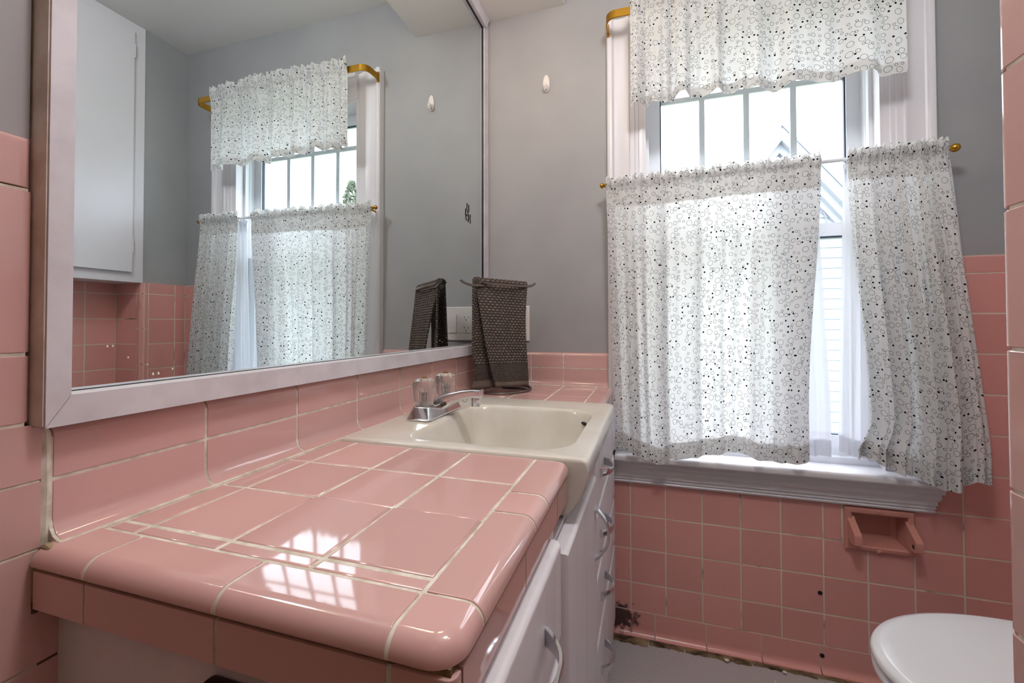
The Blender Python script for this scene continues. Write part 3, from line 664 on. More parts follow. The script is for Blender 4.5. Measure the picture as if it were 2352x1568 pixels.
for hy in (FYC - 0.051, FYC + 0.051):
    bm = bmesh.new(); lathe(bm, [(0.017, 0.0), (0.0185, 0.001), (0.0185, 0.003), (0.010, 0.004), (0.0085, 0.012)], (0.091, hy, ZS + 0.027), 20); hb = done(bm, 'stem', M['oldchrome'], fau)
    bm = bmesh.new(); rings = []
    for r, h, rib in ((0.0185, 0.0, 0.0), (0.0195, 0.002, 0.6), (0.0205, 0.010, 1.0), (0.0225, 0.028, 1.0), (0.0243, 0.044, 0.8), (0.0250, 0.047, 0.0), (0.0236, 0.0525, 0.0), (0.0165, 0.057, 0.0), (0.009, 0.058, 0.0)):
        ring = []
        for k in range(48):
            a = 2 * math.pi * k / 48
            rr = r + (0.0010 if k % 2 else -0.0010) * rib
            if h > 0.04: rr *= 1 + 0.02 * math.cos(8 * a)
            ring.append(bm.verts.new((0.091 + rr * math.cos(a), hy + rr * math.sin(a), ZS + 0.0305 + h)))
        rings.append(ring)
    for A, B in zip(rings, rings[1:]):
        for k in range(48): bm.faces.new((A[k], A[(k + 1) % 48], B[(k + 1) % 48], B[k]))
    bm.faces.new(rings[0][::-1]); bm.faces.new(rings[-1]); kn = done(bm, 'knob', M['acrylic'], fau, ang=30)
    bm = bmesh.new(); lathe(bm, [(0.007, 0.0), (0.0075, 0.001), (0.006, 0.002)], (0.091, hy, ZS + 0.0888), 14); done(bm, 'rusty_cap', M['brass'], kn)
    bm = bmesh.new(); lathe(bm, [(0.0065, 0.0), (0.0065, 0.024), (0.003, 0.026)], (0.091, hy, ZS + 0.033), 12); done(bm, 'broach', M['oldchrome'], kn)

# ================================================================== VANITY CABINET
van = thing('vanity_cabinet', 'worn white painted vanity cabinet with chrome pulls under the pink counter', 'cabinet', (0.22, -0.6, 0.0))
CF = 0.436
bm = bmesh.new(); box(bm, (0.0, -1.190, 0.0), (CF - 0.02, -0.83, 0.752)); box(bm, (0.0, -0.83, 0.0), (CF - 0.02, -0.32, 0.66)); box(bm, (0.0, -0.32, 0.0), (CF - 0.02, -0.002, 0.752)); done(bm, 'carcass', M['cab'], van, ang=0)
bm = bmesh.new()
box(bm, (CF - 0.02, -1.190, 0.06), (CF, -1.165, 0.752)); box(bm, (CF - 0.02, -0.925, 0.06), (CF, -0.880, 0.752)); box(bm, (CF - 0.02, -0.575, 0.06), (CF, -0.545, 0.72)); box(bm, (CF - 0.02, -0.03, 0.06), (CF, -0.002, 0.752))
box(bm, (CF - 0.02, -1.165, 0.735), (CF, -0.925, 0.752)); box(bm, (CF - 0.02, -0.545, 0.72), (CF, -0.03, 0.752)); box(bm, (CF - 0.02, -0.88, 0.70), (CF, -0.575, 0.72))
done(bm, 'face_frame', M['cab'], van, ang=0)
bm = bmesh.new(); box(bm, (0.0, -1.19, 0.0), (CF - 0.05, -0.002, 0.06)); done(bm, 'toe_kick', M['cab'], van, ang=0)
def pull(parent, c, vert, ln=0.095, proj=0.026, w=0.0085):
    """arched strap pull with flat feet; c = centre on the front face"""
    bm = bmesh.new(); n = 14; secs = []
    pts = []
    for i in range(n + 1):
        t = i / n; s = (t - 0.5) * ln
        h = proj * (1 - abs(2 * t - 1) ** 2.6)
        pts.append((s, max(h, 0.0015)))
    for i, (s, h) in enumerate(pts):
        t = i / n; ww = w * (1.15 - 0.45 * math.sin(math.pi * t)); th = 0.0022 + 0.003 * abs(2 * t - 1) ** 3
        ring = []
        for u, v in ((-ww, -th), (ww, -th), (ww, th * 0.4), (0.5 * ww, th), (-0.5 * ww, th), (-ww, th * 0.4)):
            p = (c[0] + h + v, c[1] + (u if vert else s), c[2] + (s if vert else u))
            ring.append(bm.verts.new(p))
        secs.append(ring)
    for A, B in zip(secs, secs[1:]):
        for k in range(6): bm.faces.new((A[k], A[(k + 1) % 6], B[(k + 1) % 6], B[k]))
    bm.faces.new(secs[0][::-1]); bm.faces.new(secs[-1])
    return done(bm, 'pull', M['chrome'], parent, 40, label='arched chrome pull')
DF = 0.456
def front(name, y0, y1, z0, z1, hc, vert, f=DF, ln=0.095, skew=0.0):
    bm = rbox((CF + 0.0006, y0, z0), (f, y1, z1), r=0.001, seg=1, big=[(1, 1, 1), (1, 1, -1), (2, 1, 1), (2, 1, -1)], R=0.008, bseg=3)
    o = done(bm, name, M['cab'], van)
    pull(o, (f, hc[0], hc[1]), vert, ln)
    return o
front('drawer', -1.182, -0.918, 0.618, 0.741, (-1.058, 0.682), False, ln=0.10)
front('drawer', -1.182, -0.912, 0.47, 0.596, (-1.055, 0.53), False, ln=0.10)
front('drawer', -1.182, -0.912, 0.28, 0.456, (-1.055, 0.37), False, ln=0.10)
front('drawer', -1.182, -0.912, 0.07, 0.268, (-1.055, 0.17), False, ln=0.10)
front('door', -0.895, -0.578, 0.07, 0.712, (-0.606, 0.607), True, f=0.460, ln=0.098)
zz = [(0.612, 0.735), (0.468, 0.598), (0.32, 0.455), (0.07, 0.305)]
for z0, z1 in zz: front('drawer', -0.540, -0.035, z0, z1, (-0.405, (z0 + z1) / 2 + (0.03 if z0 < 0.2 else 0)), False, f=0.452)
# dark moulded bracket under the counter edge on the side panel
brk = thing('dark_bracket', 'dark brown moulded bracket on the vanity side panel under the tile edge', 'bracket', (0.21, -1.19, 0.62))
bm = rbox((0.204, -1.2035, 0.640), (0.274, -1.1905, 0.7245), r=0.002, big=[(1, -1, 1), (0, -1, 1)], R=0.010); done(bm, 'body', M['darkbrown'], brk)
bm = bmesh.new(); tube(bm, [(0.214, -1.2035, 0.68), (0.215, -1.208, 0.70), (0.222, -1.2095, 0.710), (0.231, -1.208, 0.700), (0.232, -1.2035, 0.68)], 0.005, 8); done(bm, 'hook', M['darkbrown'], brk)
bm = rbox((0.243, -1.2065, 0.66), (0.260, -1.2030, 0.7215), r=0.002); done(bm, 'metal_tab', M['slate'], brk)

# ================================================================== ON THE COUNTER: towel stand and towel
std = thing('towel_stand', 'dark wire hand towel stand with oval base in the counter corner', 'towel stand', (0.115, -0.175, ZC))
bm = bmesh.new(); pts = []
for k in range(33):
    a = 2 * math.pi * k / 32; pts.append((0.118 + 0.080 * math.cos(a) + 0.012 * math.sin(a), -0.172 + 0.092 * math.sin(a), ZC + 0.0042))
tube(bm, pts, 0.0038, 8, cap=False); bmesh.ops.remove_doubles(bm, verts=bm.verts, dist=0.0004); done(bm, 'base_ring', M['steel'], std)
bm = bmesh.new(); tube(bm, catmull([(0.118 + 0.080, -0.172, ZC + 0.0042), (0.17, -0.16, ZC + 0.006), (0.135, -0.165, ZC + 0.007), (0.112, -0.178, ZC + 0.012), (0.106, -0.185, ZC + 0.04), (0.106, -0.187, 0.98), (0.104, -0.188, 1.10), (0.108, -0.186, 1.142)], 5), 0.0038, 8); done(bm, 'post', M['steel'], std)
arm1 = catmull([(0.020, -0.290, 1.156), (0.031, -0.281, 1.147), (0.048, -0.262, 1.141), (0.075, -0.235, 1.141), (0.095, -0.205, 1.143), (0.108, -0.186, 1.144)], 6)
arm2 = catmull([(0.046, -0.225, 1.160), (0.055, -0.232, 1.158), (0.075, -0.236, 1.149), (0.110, -0.232, 1.144), (0.150, -0.200, 1.142), (0.184, -0.160, 1.142), (0.198, -0.132, 1.146), (0.206, -0.116, 1.154)], 6)
for a_ in (arm1, arm2):
    bm = bmesh.new(); tube(bm, a_, 0.0040, 8); done(bm, 'arm', M['steel'], std)

tw = thing('hand_towel', 'dark taupe waffle weave hand towel draped over the wire stand', 'towel', (0.115, -0.19, 0.83))
def cloth(name, fn, nu, nv, mats, parent, matf=None, thick=0.004, sub=False):
    """grid cloth; fn(u,v)->(x,y,z); UVs in metres along the mid row / mid column"""
    V = [[Vector(fn(i / nu, j / nv)) for i in range(nu + 1)] for j in range(nv + 1)]
    jm = nv // 2; U = [0.0]
    for i in range(nu): U.append(U[-1] + (V[jm][i + 1] - V[jm][i]).length)
    im = nu // 2; Wd = [0.0]
    for j in range(nv): Wd.append(Wd[-1] + (V[j + 1][im] - V[j][im]).length)
    vs = [tuple(p) for row in V for p in row]; n = nu + 1
    fs = [(j * n + i, (j + 1) * n + i, (j + 1) * n + i + 1, j * n + i + 1) for j in range(nv) for i in range(nu)]
    me = bpy.data.meshes.new(name); me.from_pydata(vs, [], fs)
    uvl = me.uv_layers.new(name='cloth'); d = uvl.data
    for p in me.polygons:
        for li in p.loop_indices:
            vi = me.loops[li].vertex_index; d[li].uv = (U[vi % n], -Wd[vi // n])
        p.use_smooth = True
    for m_ in mats: me.materials.append(m_)
    if matf:
        for p in me.polygons:
            j, i = divmod(p.index, nu); p.material_index = matf((i + .5) / nu, (j + .5) / nv)
    o = link(name, me, None, parent)
    if thick:
        s = o.modifiers.new('thickness', 'SOLIDIFY'); s.thickness = thick; s.offset = 0
    return o
sm = lambda t: t * t * (3 - 2 * t)
def leafA(u, v):      # broad front leaf: from the fold on the arm down to the counter
    t = min(1.0, max(0.0, (v - 0.07) / 0.93))
    xl = 0.046 + 0.076 * t ** 1.1; xr = 0.188 + 0.012 * t
    yl = -0.236 - 0.010 * t; yr = -0.140 - 0.030 * t
    x = xl + (xr - xl) * u; y = yl + (yr - yl) * u
    z = 1.158 - 0.328 * t - 0.010 * (1 - t) * u
    if v < 0.07:
        a = (0.07 - v) / 0.07 * 2.4
        z = 1.150 - 0.010 * u + 0.016 * math.sin(min(a + 0.55, math.pi)) ; y += 0.007 * (1 - math.cos(a)) * 1.6; x -= 0.004 * a
    y += -0.012 * math.sin(math.pi * t) + 0.006 * math.sin(3.2 * math.pi * u + 0.5) * t
    x += 0.003 * math.sin(5 * t + 3 * u)
    return (x, y - 0.008, z)
cloth('front_leaf', leafA, 30, 44, [M['towel'], M['towelband'], M['towelhem']], tw, lambda u, v: 2 if v > 0.955 else (1 if v > 0.80 else (2 if v > 0.785 else 0)), 0.006)
def leafB(u, v):      # narrow leaf hanging on the mirror side, opening away from the front leaf
    t = v
    xl = 0.050 - 0.002 * t; xr = 0.066 + 0.036 * t
    yl = -0.262 - 0.004 * t; yr = -0.222 + 0.012 * t
    x = xl + (xr - xl) * u - 0.012 * math.sin(math.pi * u) * (0.4 + t); y = yl + (yr - yl) * u - 0.022 * math.sin(math.pi * u) * t
    z = 1.160 - 0.334 * t + 0.008 * math.sin(math.pi * u) * (1 - t)
    if t > 0.72: x += 0.014 * math.sin((t - 0.72) / 0.28 * math.pi) * (1 - u); y -= 0.012 * (t - 0.72) / 0.28 * u
    return (x, y, z)
cloth('side_leaf', leafB, 16, 44, [M['towel'], M['towelband'], M['towelhem']], tw, lambda u, v: 2 if v > 0.93 else (1 if v > 0.80 else (2 if v > 0.785 else 0)), 0.006)
def leafC(u, v):      # back leaf towards the wall
    t = v
    return (0.052 + 0.108 * u + 0.006 * t, -0.225 + 0.100 * u + 0.020 + 0.040 * t + 0.008 * math.sin(3 * math.pi * u), 1.158 - 0.010 * u - 0.315 * t)
cloth('back_leaf', leafC, 16, 30, [M['towel'], M['towelband'], M['towelhem']], tw, lambda u, v: 2 if v > 0.95 else (1 if v > 0.80 else 0), 0.006)

# ================================================================== WALL THINGS
outl = thing('switch_outlet_plate', 'white double wall plate with rocker switch and outlet behind the towel', 'wall plate', (0.095, YW, 0.961))
bm = rbox((0.036, YW - 0.007, 0.9605), (0.153, YW, 1.087), r=0.0008, seg=1, big=[(0, -1, 1), (0, -1, -1), (2, 1, -1), (2, -1, -1)], R=0.0035, bseg=3); done(bm, 'plate', M['plastic'], outl)
bm = rbox((0.107, YW - 0.0105, 0.990), (0.141, YW - 0.006, 1.057), r=0.0015); done(bm, 'rocker', M['plastic'], outl)
bm = rbox((0.050, YW - 0.0085, 0.990), (0.084, YW - 0.006, 1.057), r=0.001); rec = done(bm, 'receptacle', M['plastic'], outl)
for zc in (1.043, 1.004):
    bm = bmesh.new()
    box(bm, (0.058, YW - 0.0089, zc + 0.001), (0.0596, YW - 0.0084, zc + 0.008)); box(bm, (0.073, YW - 0.0089, zc + 0.002), (0.0746, YW - 0.0084, zc + 0.008)); box(bm, (0.0746, YW - 0.0089, zc + 0.004), (0.077, YW - 0.0084, zc + 0.0056)); box(bm, (0.0655, YW - 0.0089, zc - 0.007), (0.0695, YW - 0.0084, zc - 0.003))
    done(bm, 'slots', M['slot'], rec, ang=0)
bm = rbox((0.056, YW - 0.0092, 1.0195), (0.078, YW - 0.0084, 1.0275), r=0.0005, seg=1); done(bm, 'test_button', M['plastic'], rec)
for sx_ in (0.067, 0.124):
    for z_ in (0.975, 1.072):
        bm = bmesh.new(); lathe(bm, [(0.0028, 0), (0.0026, -0.001)], (sx_, YW - 0.0068, z_), 10, 'y'); done(bm, 'screw', M['plastic'], outl)

hk = thing('adhesive_hook', 'small white oval adhesive hook on the wall beside the window', 'hook', (0.217, YW, 1.85))
bm = bmesh.new(); secs = []
for sc, y in ((1.0, YW - 0.0005), (1.0, YW - 0.003), (0.85, YW - 0.005)): secs.append([(0.217 + 0.0125 * sc * math.cos(a * math.pi / 12), y, 1.879 + 0.031 * sc * math.sin(a * math.pi / 12)) for a in range(24)])
loft('back_plate', secs, M['plastic'], hk)
bm = bmesh.new(); tube(bm, [(0.217, YW - 0.004, 1.872), (0.217, YW - 0.010, 1.860), (0.217, YW - 0.017, 1.856), (0.217, YW - 0.021, 1.862), (0.217, YW - 0.021, 1.873)], [0.006, 0.0065, 0.0065, 0.006, 0.0035], 10); done(bm, 'hook', M['plastic'], hk)

# ceramic paper holder set in the wall tile
dsh = thing('paper_holder', 'pink ceramic recessed toilet paper holder with two arms below the window apron', 'paper holder', (1.18, 0.0, 0.372))
x0, x1, z0, z1 = DISH
bm = bmesh.new()
def ringv(i, y): return [bm.verts.new(p) for p in ((x0 + i, y, z0 + i), (x1 - i, y, z0 + i), (x1 - i, y, z1 - i), (x0 + i, y, z1 - i))]
R_ = [ringv(0, 0.0), ringv(0.001, -0.006), ringv(0.006, -0.0115), ringv(0.014, -0.0125), ringv(0.018, -0.009), ringv(0.024, 0.040), ringv(0.034, 0.047)]
for A, B in zip(R_, R_[1:]):
    for k in range(4): bm.faces.new((A[k], A[(k + 1) % 4], B[(k + 1) % 4], B[k]))
bm.faces.new(R_[-1]); done(bm, 'recess', M['ceramic'], dsh, ang=30)
for xa in (x0 + 0.006, x1 - 0.024):
    pr = [(-0.008, 0.470), (-0.014, 0.462), (-0.052, 0.437), (-0.057, 0.430), (-0.057, 0.408), (-0.050, 0.404), (-0.030, 0.402), (-0.008, 0.412)]
    bm = bmesh.new(); prism(bm, pr, 0, xa, xa + 0.018)
    es = [e for e in bm.edges if len(e.link_faces) == 2 and e.calc_face_angle(0) > 0.5]
    bmesh.ops.bevel(bm, geom=es, offset=0.003, segments=2, profile=0.5, affect='EDGES'); ar = done(bm, 'arm', M['ceramic'], dsh, ang=40)
    xs = xa + 0.0181 if xa < 1.15 else xa - 0.0001
    bm = bmesh.new(); lathe(bm, [(0.0055, -0.0006), (0.0055, 0.0006)], (xs, -0.045, 0.418), 14, 'x'); done(bm, 'socket', M['grime'], ar)
for zc_ in (z0 + 0.006, z1 - 0.008):
    bm = bmesh.new(); lathe(bm, [(0.007, 0.001), (0.005, -0.002), (0.002, -0.0035)], (1.18, -0.0115, zc_), 10, 'y'); done(bm, 'nub', M['ceramic'], dsh)

# ================================================================== CURTAINS
RODY, RODZ = -0.062, 1.478
rod = thing('cafe_curtain_rod', 'slim brass cafe rod with ball ends across the window middle', 'curtain rod', (0.88, RODY, RODZ))
bm = bmesh.new(); tube(bm, [(0.432, RODY, RODZ - 0.006), (0.9, RODY, RODZ), (1.322, RODY, RODZ + 0.006)], 0.0055, 10); done(bm, 'rod', M['vinyl'], rod, label='white middle of the rod')
for s, xx, zz_ in ((-1, 0.4345, RODZ - 0.006), (1, 1.316, RODZ + 0.006)):
    bm = bmesh.new(); pr = [(0.0068, 0.0), (0.0068, 0.010), (0.0055, 0.012), (0.0055, 0.013), (0.0075, 0.015), (0.0105, 0.019), (0.0112, 0.023), (0.0095, 0.029), (0.005, 0.033), (0.001, 0.034)] if s > 0 else [(0.006, 0.0), (0.006, 0.006), (0.0045, 0.008), (0.0065, 0.010), (0.0088, 0.014), (0.0088, 0.017), (0.006, 0.021), (0.001, 0.023)]
    lathe(bm, [(r, s * h) for r, h in pr], (xx, RODY, zz_), 16, 'x'); done(bm, 'finial', M['brass'], rod)
    bm = bmesh.new(); tube(bm, [(xx - s * 0.012, -0.018, zz_ - 0.004), (xx - s * 0.012, RODY, zz_ - 0.004)], 0.004, 8); done(bm, 'bracket', M['brass'], rod)

def panel(parent, name, xl, xr, zb, top, folds, hdr, hem, material, nu=150, nv=90, y0=RODY, rodr=0.009, seed=1, yoff=0.0, amp=1.0, rodw=0.014):
    rnd = random.Random(seed); ph = [rnd.uniform(0, 6.28) for _ in range(8)]
    def fn(u, v):
        # v in 0..1: 0 = ruffle edge, vr = rod, 1 = bottom
        zt = top(u); z_b = zb(u); z = zt + (z_b - zt) * v
        dz = (zt - 0.020) - z            # below the rod line
        drop = max(0.0, min(1.0, dz / 0.80))
        x = xl(drop) + (xr(drop) - xl(drop)) * u
        q = folds(u) * 6.2832
        gather = math.exp(-((dz) / 0.028) ** 2)
        y = y0 - rodr * math.exp(-(dz / rodw) ** 2)
        y -= amp * (0.004 + 0.015 * sm(min(1, max(0.0, dz) / 0.5))) * (0.55 * math.sin(q + 0.3 * math.sin(3 * u + ph[0]) + 0.5 * drop) + 0.3 * math.sin(1.7 * q + ph[1] - 0.6 * drop) + 0.15 * math.sin(2.9 * q + ph[2]))
        y -= 0.0035 * gather * math.sin(u * 210 + ph[3] + 2 * math.sin(u * 23)) + 0.002 * gather * math.sin(u * 91 + ph[4])
        if dz < 0: z += 0.004 * math.sin(u * 83 + ph[5]) + 0.003 * math.sin(u * 171 + ph[6]); y -= 0.005 * math.sin(u * 150 + ph[7]) * min(1, -dz / 0.01)
        return (x, y + yoff, z)
    body = cloth(name, fn, nu, nv, [material], parent, None, 0)
    H = top(0.5) - zb(0.5)
    v1 = hdr / H; v2 = 1 - hem / H
    def off(f0, va, vb): 
        def g(u, v):
            p = f0(u, va + (vb - va) * v); return (p[0], p[1] + 0.0022, p[2])
        return g
    if hdr: cloth('rod_pocket', off(fn, 0.012, v1), nu, 16, [material], parent, None, 0)
    if hem: cloth('hem', off(fn, v2, 0.998), nu, 8, [material], parent, None, 0)
    return body
lerp = lambda a, b, t: a + (b - a) * t
curL = thing('cafe_curtain', 'wide white bubble print cafe curtain panel nearer the towel', 'curtain', (0.73, RODY, 0.6), 'bubble print curtains')
panel(curL, 'panel', lambda d: 0.432 + 0.026 * d, lambda d: 1.032 - 0.034 * sm(min(1, d * 1.1)),
      lambda u: 0.612 - 0.022 * math.exp(-((u - 0.24) / 0.16) ** 2) + 0.022 * math.exp(-((u - 0.60) / 0.10) ** 2) + 0.004 * math.sin(20 * u) + (0.012 if u < 0.10 else 0) + 0.014 * u,
      lambda u: RODZ + 0.022 - 0.006 + 0.012 * u, lambda u: 0.4 + 6.2 * u ** 0.9, 0.098, 0.052, M['fabric'], 170, 80, seed=3, yoff=-0.008, amp=1.0)
curR = thing('cafe_curtain', 'narrow white bubble print cafe curtain panel flaring over the tiles near the toilet', 'curtain', (1.23, RODY, 0.6), 'bubble print curtains')
panel(curR, 'panel', lambda d: 1.090 + 0.042 * sm(d) - 0.030 * max(0, (d - 0.90) / 0.10) ** 1.5, lambda d: 1.319 + 0.086 * d,
      lambda u: 0.652 - 0.062 * sm(min(1, u * 1.45)) + (0.022 if u > 0.80 else 0.0) * sm(min(1, (u - 0.80) / 0.05)) + 0.005 * math.sin(17 * u),
      lambda u: RODZ + 0.026 + 0.004 * u, lambda u: 5.6 * u ** 1.0 + 0.2, 0.088, 0.050, M['fabric'], 130, 80, seed=8, yoff=-0.014, amp=1.25)

shL = thing('sheer_lining', 'white sheer lining hanging behind the wide curtain panel', 'lining', (0.97, -0.03, 0.6), 'sheer linings')
panel(shL, 'panel', lambda d: 0.90, lambda d: 1.030 + 0.030 * min(1, d * 1.2), lambda u: 0.640, lambda u: RODZ + 0.004, lambda u: 3 * u, 0, 0.05, M['sheer'], 60, 40, y0=RODY + 0.030, rodr=0.0, seed=5, amp=0.5)
shR = thing('sheer_lining', 'white sheer lining hanging behind the narrow curtain panel', 'lining', (1.14, -0.03, 0.6), 'sheer linings')
panel(shR, 'panel', lambda d: 1.100 - 0.020 * min(1, d), lambda d: 1.19, lambda u: 0.655 - 0.03 * u, lambda u: RODZ + 0.004, lambda u: 2.5 * u + 0.5, 0, 0.05, M['sheer'], 60, 40, y0=RODY + 0.034, rodr=0.0, seed=6, amp=0.7)

VY, VZ = -0.100, 2.003
vrod = thing('valance_rod', 'flat brass curtain rod with curved ends at the window head', 'curtain rod', (0.88, VY, VZ))
bm = bmesh.new()
pr = [(0.437, -0.020), (0.437, -0.045), (0.4375, VY + 0.030)] + [(0.4675 - 0.030 * math.cos(math.radians(t)), VY + 0.030 - 0.030 * math.sin(math.radians(t))) for t in (15, 30, 45, 60, 75)] + [(0.4675, VY)]
pr = pr + [(2 * CX - x, y) for x, y in pr[::-1]]
A = []; 
for i, (x, y) in enumerate(pr):
    a = Vector(pr[max(i - 1, 0)]); b = Vector(pr[min(i + 1, len(pr) - 1)]); t = (b - a).normalized(); nn = Vector((-t.y, t.x)) * 0.0025
    A.append([bm.verts.new((x + s * nn.x, y + s * nn.y, VZ + h)) for s, h in ((1, -0.012), (1, 0.012), (0, 0.0132), (-1, 0.012), (-1, -0.012), (0, -0.0132))])
for P0, P1 in zip(A, A[1:]):
    for k in range(6): bm.faces.new((P0[k], P0[(k + 1) % 6], P1[(k + 1) % 6], P1[k]))
bm.faces.new(A[0][::-1]); bm.faces.new(A[-1]); done(bm, 'flat_rod', M['brass'], vrod, ang=50)
for xx in (0.437, 2 * CX - 0.437):
    bm = rbox((xx - 0.004, -0.028, VZ - 0.02), (xx + 0.004, -0.0175, VZ + 0.02), r=0.001); done(bm, 'wall_bracket', M['brass'], vrod)
val = thing('curtain_valance', 'short gathered white bubble print valance at the window head', 'valance', (0.87, VY, 1.69), 'bubble print curtains')
def vz(u): return 1.697 - 0.010 * u + 0.018 * math.exp(-((u - 0.20) / 0.035) ** 2) + 0.012 * math.exp(-((u - 0.36) / 0.05) ** 2) + 0.004 * math.sin(31 * u) + 0.010 * math.exp(-((u - 0.8) / 0.03) ** 2)
panel(val, 'panel', lambda d: 0.513, lambda d: 1.216 + 0.01 * d, vz, lambda u: VZ + 0.036 + 0.012 * math.exp(-((u - 0.5) / 0.3) ** 2), lambda u: 7.5 * u + 0.7 * math.sin(4 * u), 0.066, 0.030, M['fabric'], 190, 50, y0=VY, rodr=0.010, seed=13, yoff=-0.010, amp=1.9, rodw=0.030)

# ================================================================== TOILET
toi = thing('toilet', 'white porcelain toilet with closed lid beside the tiled wall', 'toilet', (1.2, -0.56, 0.0))
TY = -0.562
def egg(x0, x1, hw, n=80, k=0.62, sq=0.0):
    """egg outline pointing to -X"""
    out = []; xm = x0 + (x1 - x0) * k
    for i in range(n):
        a = 2 * math.pi * i / n; c, s = math.cos(a), math.sin(a)
        if c < 0: x = xm + c * (xm - x0); y = hw * s
        else:
            e = 0.62; x = xm + (abs(c) ** e) * (x1 - xm); y = hw * math.copysign(abs(s) ** 0.75, s)
        out.append((x, TY + y))
    return out
TDX = 0.045; TDZ = 0.016
def eggloft(name, L_, m, parent, close=True):
    return loft(name, [[(x + TDX, y, z + (TDZ if z > 0.1 else 0)) for x, y in egg(a, b, h)] for a, b, h, z in L_], m, parent, 45)
eggloft('lid', [(0.905, 1.345, 0.188, 0.404), (0.899, 1.350, 0.193, 0.408), (0.898, 1.350, 0.194, 0.414), (0.902, 1.348, 0.190, 0.4205), (0.914, 1.34, 0.180, 0.4245), (0.945, 1.31, 0.152, 0.4265), (1.03, 1.24, 0.075, 0.4275)], M['porcelain'], toi)
eggloft('seat', [(0.908, 1.340, 0.186, 0.3835), (0.900, 1.345, 0.192, 0.387), (0.899, 1.345, 0.193, 0.395), (0.904, 1.343, 0.188, 0.4015)], M['porcelain'], toi)
eggloft('bowl', [(1.05, 1.60, 0.115, 0.0), (1.05, 1.60, 0.115, 0.02), (1.07, 1.58, 0.10, 0.05), (1.06, 1.58, 0.10, 0.15), (1.01, 1.56, 0.125, 0.23), (0.945, 1.50, 0.165, 0.31), (0.915, 1.45, 0.182, 0.355), (0.910, 1.44, 0.185, 0.372), (0.914, 1.43, 0.182, 0.381)], M['porcelain'], toi)
bm = rbox((1.46, TY - 0.235, 0.385), (1.655, TY + 0.235, 0.70), r=0.004, big=[(2, -1, -1), (2, -1, 1)], R=0.04); done(bm, 'tank', M['porcelain'], toi)
bm = rbox((1.45, TY - 0.245, 0.701), (1.660, TY + 0.245, 0.735), r=0.008, seg=3); done(bm, 'tank_lid', M['porcelain'], toi)
for s in (-1, 1):
    bm = rbox((1.335, TY + s * 0.075 - 0.018, 0.384), (1.375, TY + s * 0.075 + 0.018, 0.415), r=0.005); done(bm, 'hinge', M['porcelain'], toi)

# ================================================================== WALL CABINET IN THE RECESS (seen in the mirror)
wc = thing('wall_cabinet', 'white painted wall cabinet built into the recess above the toilet', 'cabinet', (1.59, -0.6, 1.203))
bm = bmesh.new(); box(bm, (XR + 0.004, -1.018, 1.2035), (XRB + 0.006, YRC + 0.006, CEIL - 0.001)); done(bm, 'carcass', M['trim'], wc, ang=0)
bm = rbox((XR - 0.012, -0.985, 1.245), (XR + 0.0038, -0.224, 2.272), r=0.003); dr = done(bm, 'door', M['trim'], wc)
for zc in (2.19, 1.36):
    bm = bmesh.new(); tube(bm, [(XR - 0.008, -0.2205, zc - 0.03), (XR - 0.008, -0.2205, zc + 0.03)], 0.0038, 8); done(bm, 'hinge', M['trim'], dr)

# ================================================================== FLOOR EDGE: rotten strip, grime, chips
st = thing('wood_strip', 'broken rotten wood strip on the floor under the tile base', 'wood strip', (0.8, -0.02, 0.0))
rnd = random.Random(4)
for a, b, w in ((0.445, 0.552, 0.026), (0.556, 0.66, 0.016), (0.664, 0.85, 0.017), (0.854, 1.02, 0.012), (1.024, 1.30, 0.010)):
    bm = bmesh.new(); n = 14; top, bot = [], []
    prof = [(-0.012, 0.0), (-0.012, 0.005)]
    V = []
    for i in range(n + 1):
        x = a + (b - a) * i / n; ww = w + rnd.uniform(-0.003, 0.003); hh = 0.005 + rnd.uniform(-0.001, 0.002)
        V.append([bm.verts.new(p) for p in ((x, -0.014, 0.0004), (x, -0.014, hh), (x, -0.014 - ww, hh * 0.8), (x, -0.014 - ww - 0.002, 0.0004))])
    for A, B in zip(V, V[1:]):
        for k in range(4): bm.faces.new((A[k], A[(k + 1) % 4], B[(k + 1) % 4], B[k]))
    bm.faces.new(V[0][::-1]); bm.faces.new(V[-1]); done(bm, 'splinter', M['strip'], st, ang=30)
def blob(name, pts, y0, y1, m, parent=None):
    bm = bmesh.new(); prism(bm, pts, 1, y0, y1); return done(bm, name, M[m], parent, ang=30)
rnd = random.Random(11)
def rag(cx, cz, rx, rz, n=14):
    return [(cx + rx * math.cos(2 * math.pi * i / n) * rnd.uniform(0.6, 1.1), cz + rz * math.sin(2 * math.pi * i / n) * rnd.uniform(0.6, 1.1)) for i in range(n)]
for cx, cz in ((1.037, 0.2325), (1.040, 0.052)):
    bm = bmesh.new(); lathe(bm, [(0.0062, -0.0018), (0.0058, -0.0006)], (cx, 0.0, cz), 12, 'y'); done(bm, 'screw_hole', M['black'], wall_back)
for i, (x, y, s, lab) in enumerate(((0.78, -0.036, 0.010, 'white paint chip on the wood strip'), (0.935, -0.036, 0.008, 'white paint chip at the dark floor edge'), (0.90, -0.075, 0.006, 'loose white chip lying out on the vinyl floor'))):
    bm = bmesh.new(); prism(bm, [(x + s * rnd.uniform(0.5, 1.1) * math.cos(k * 1.2566), y + s * rnd.uniform(0.4, 0.8) * math.sin(k * 1.2566)) for k in range(5)], 2, 0.0055 if i < 2 else 0.0002, 0.0075 if i < 2 else 0.002)
    o = done(bm, 'paint_chip', M['chip'], ang=0); tag(o, lab, 'debris', 'paint chips on the floor')

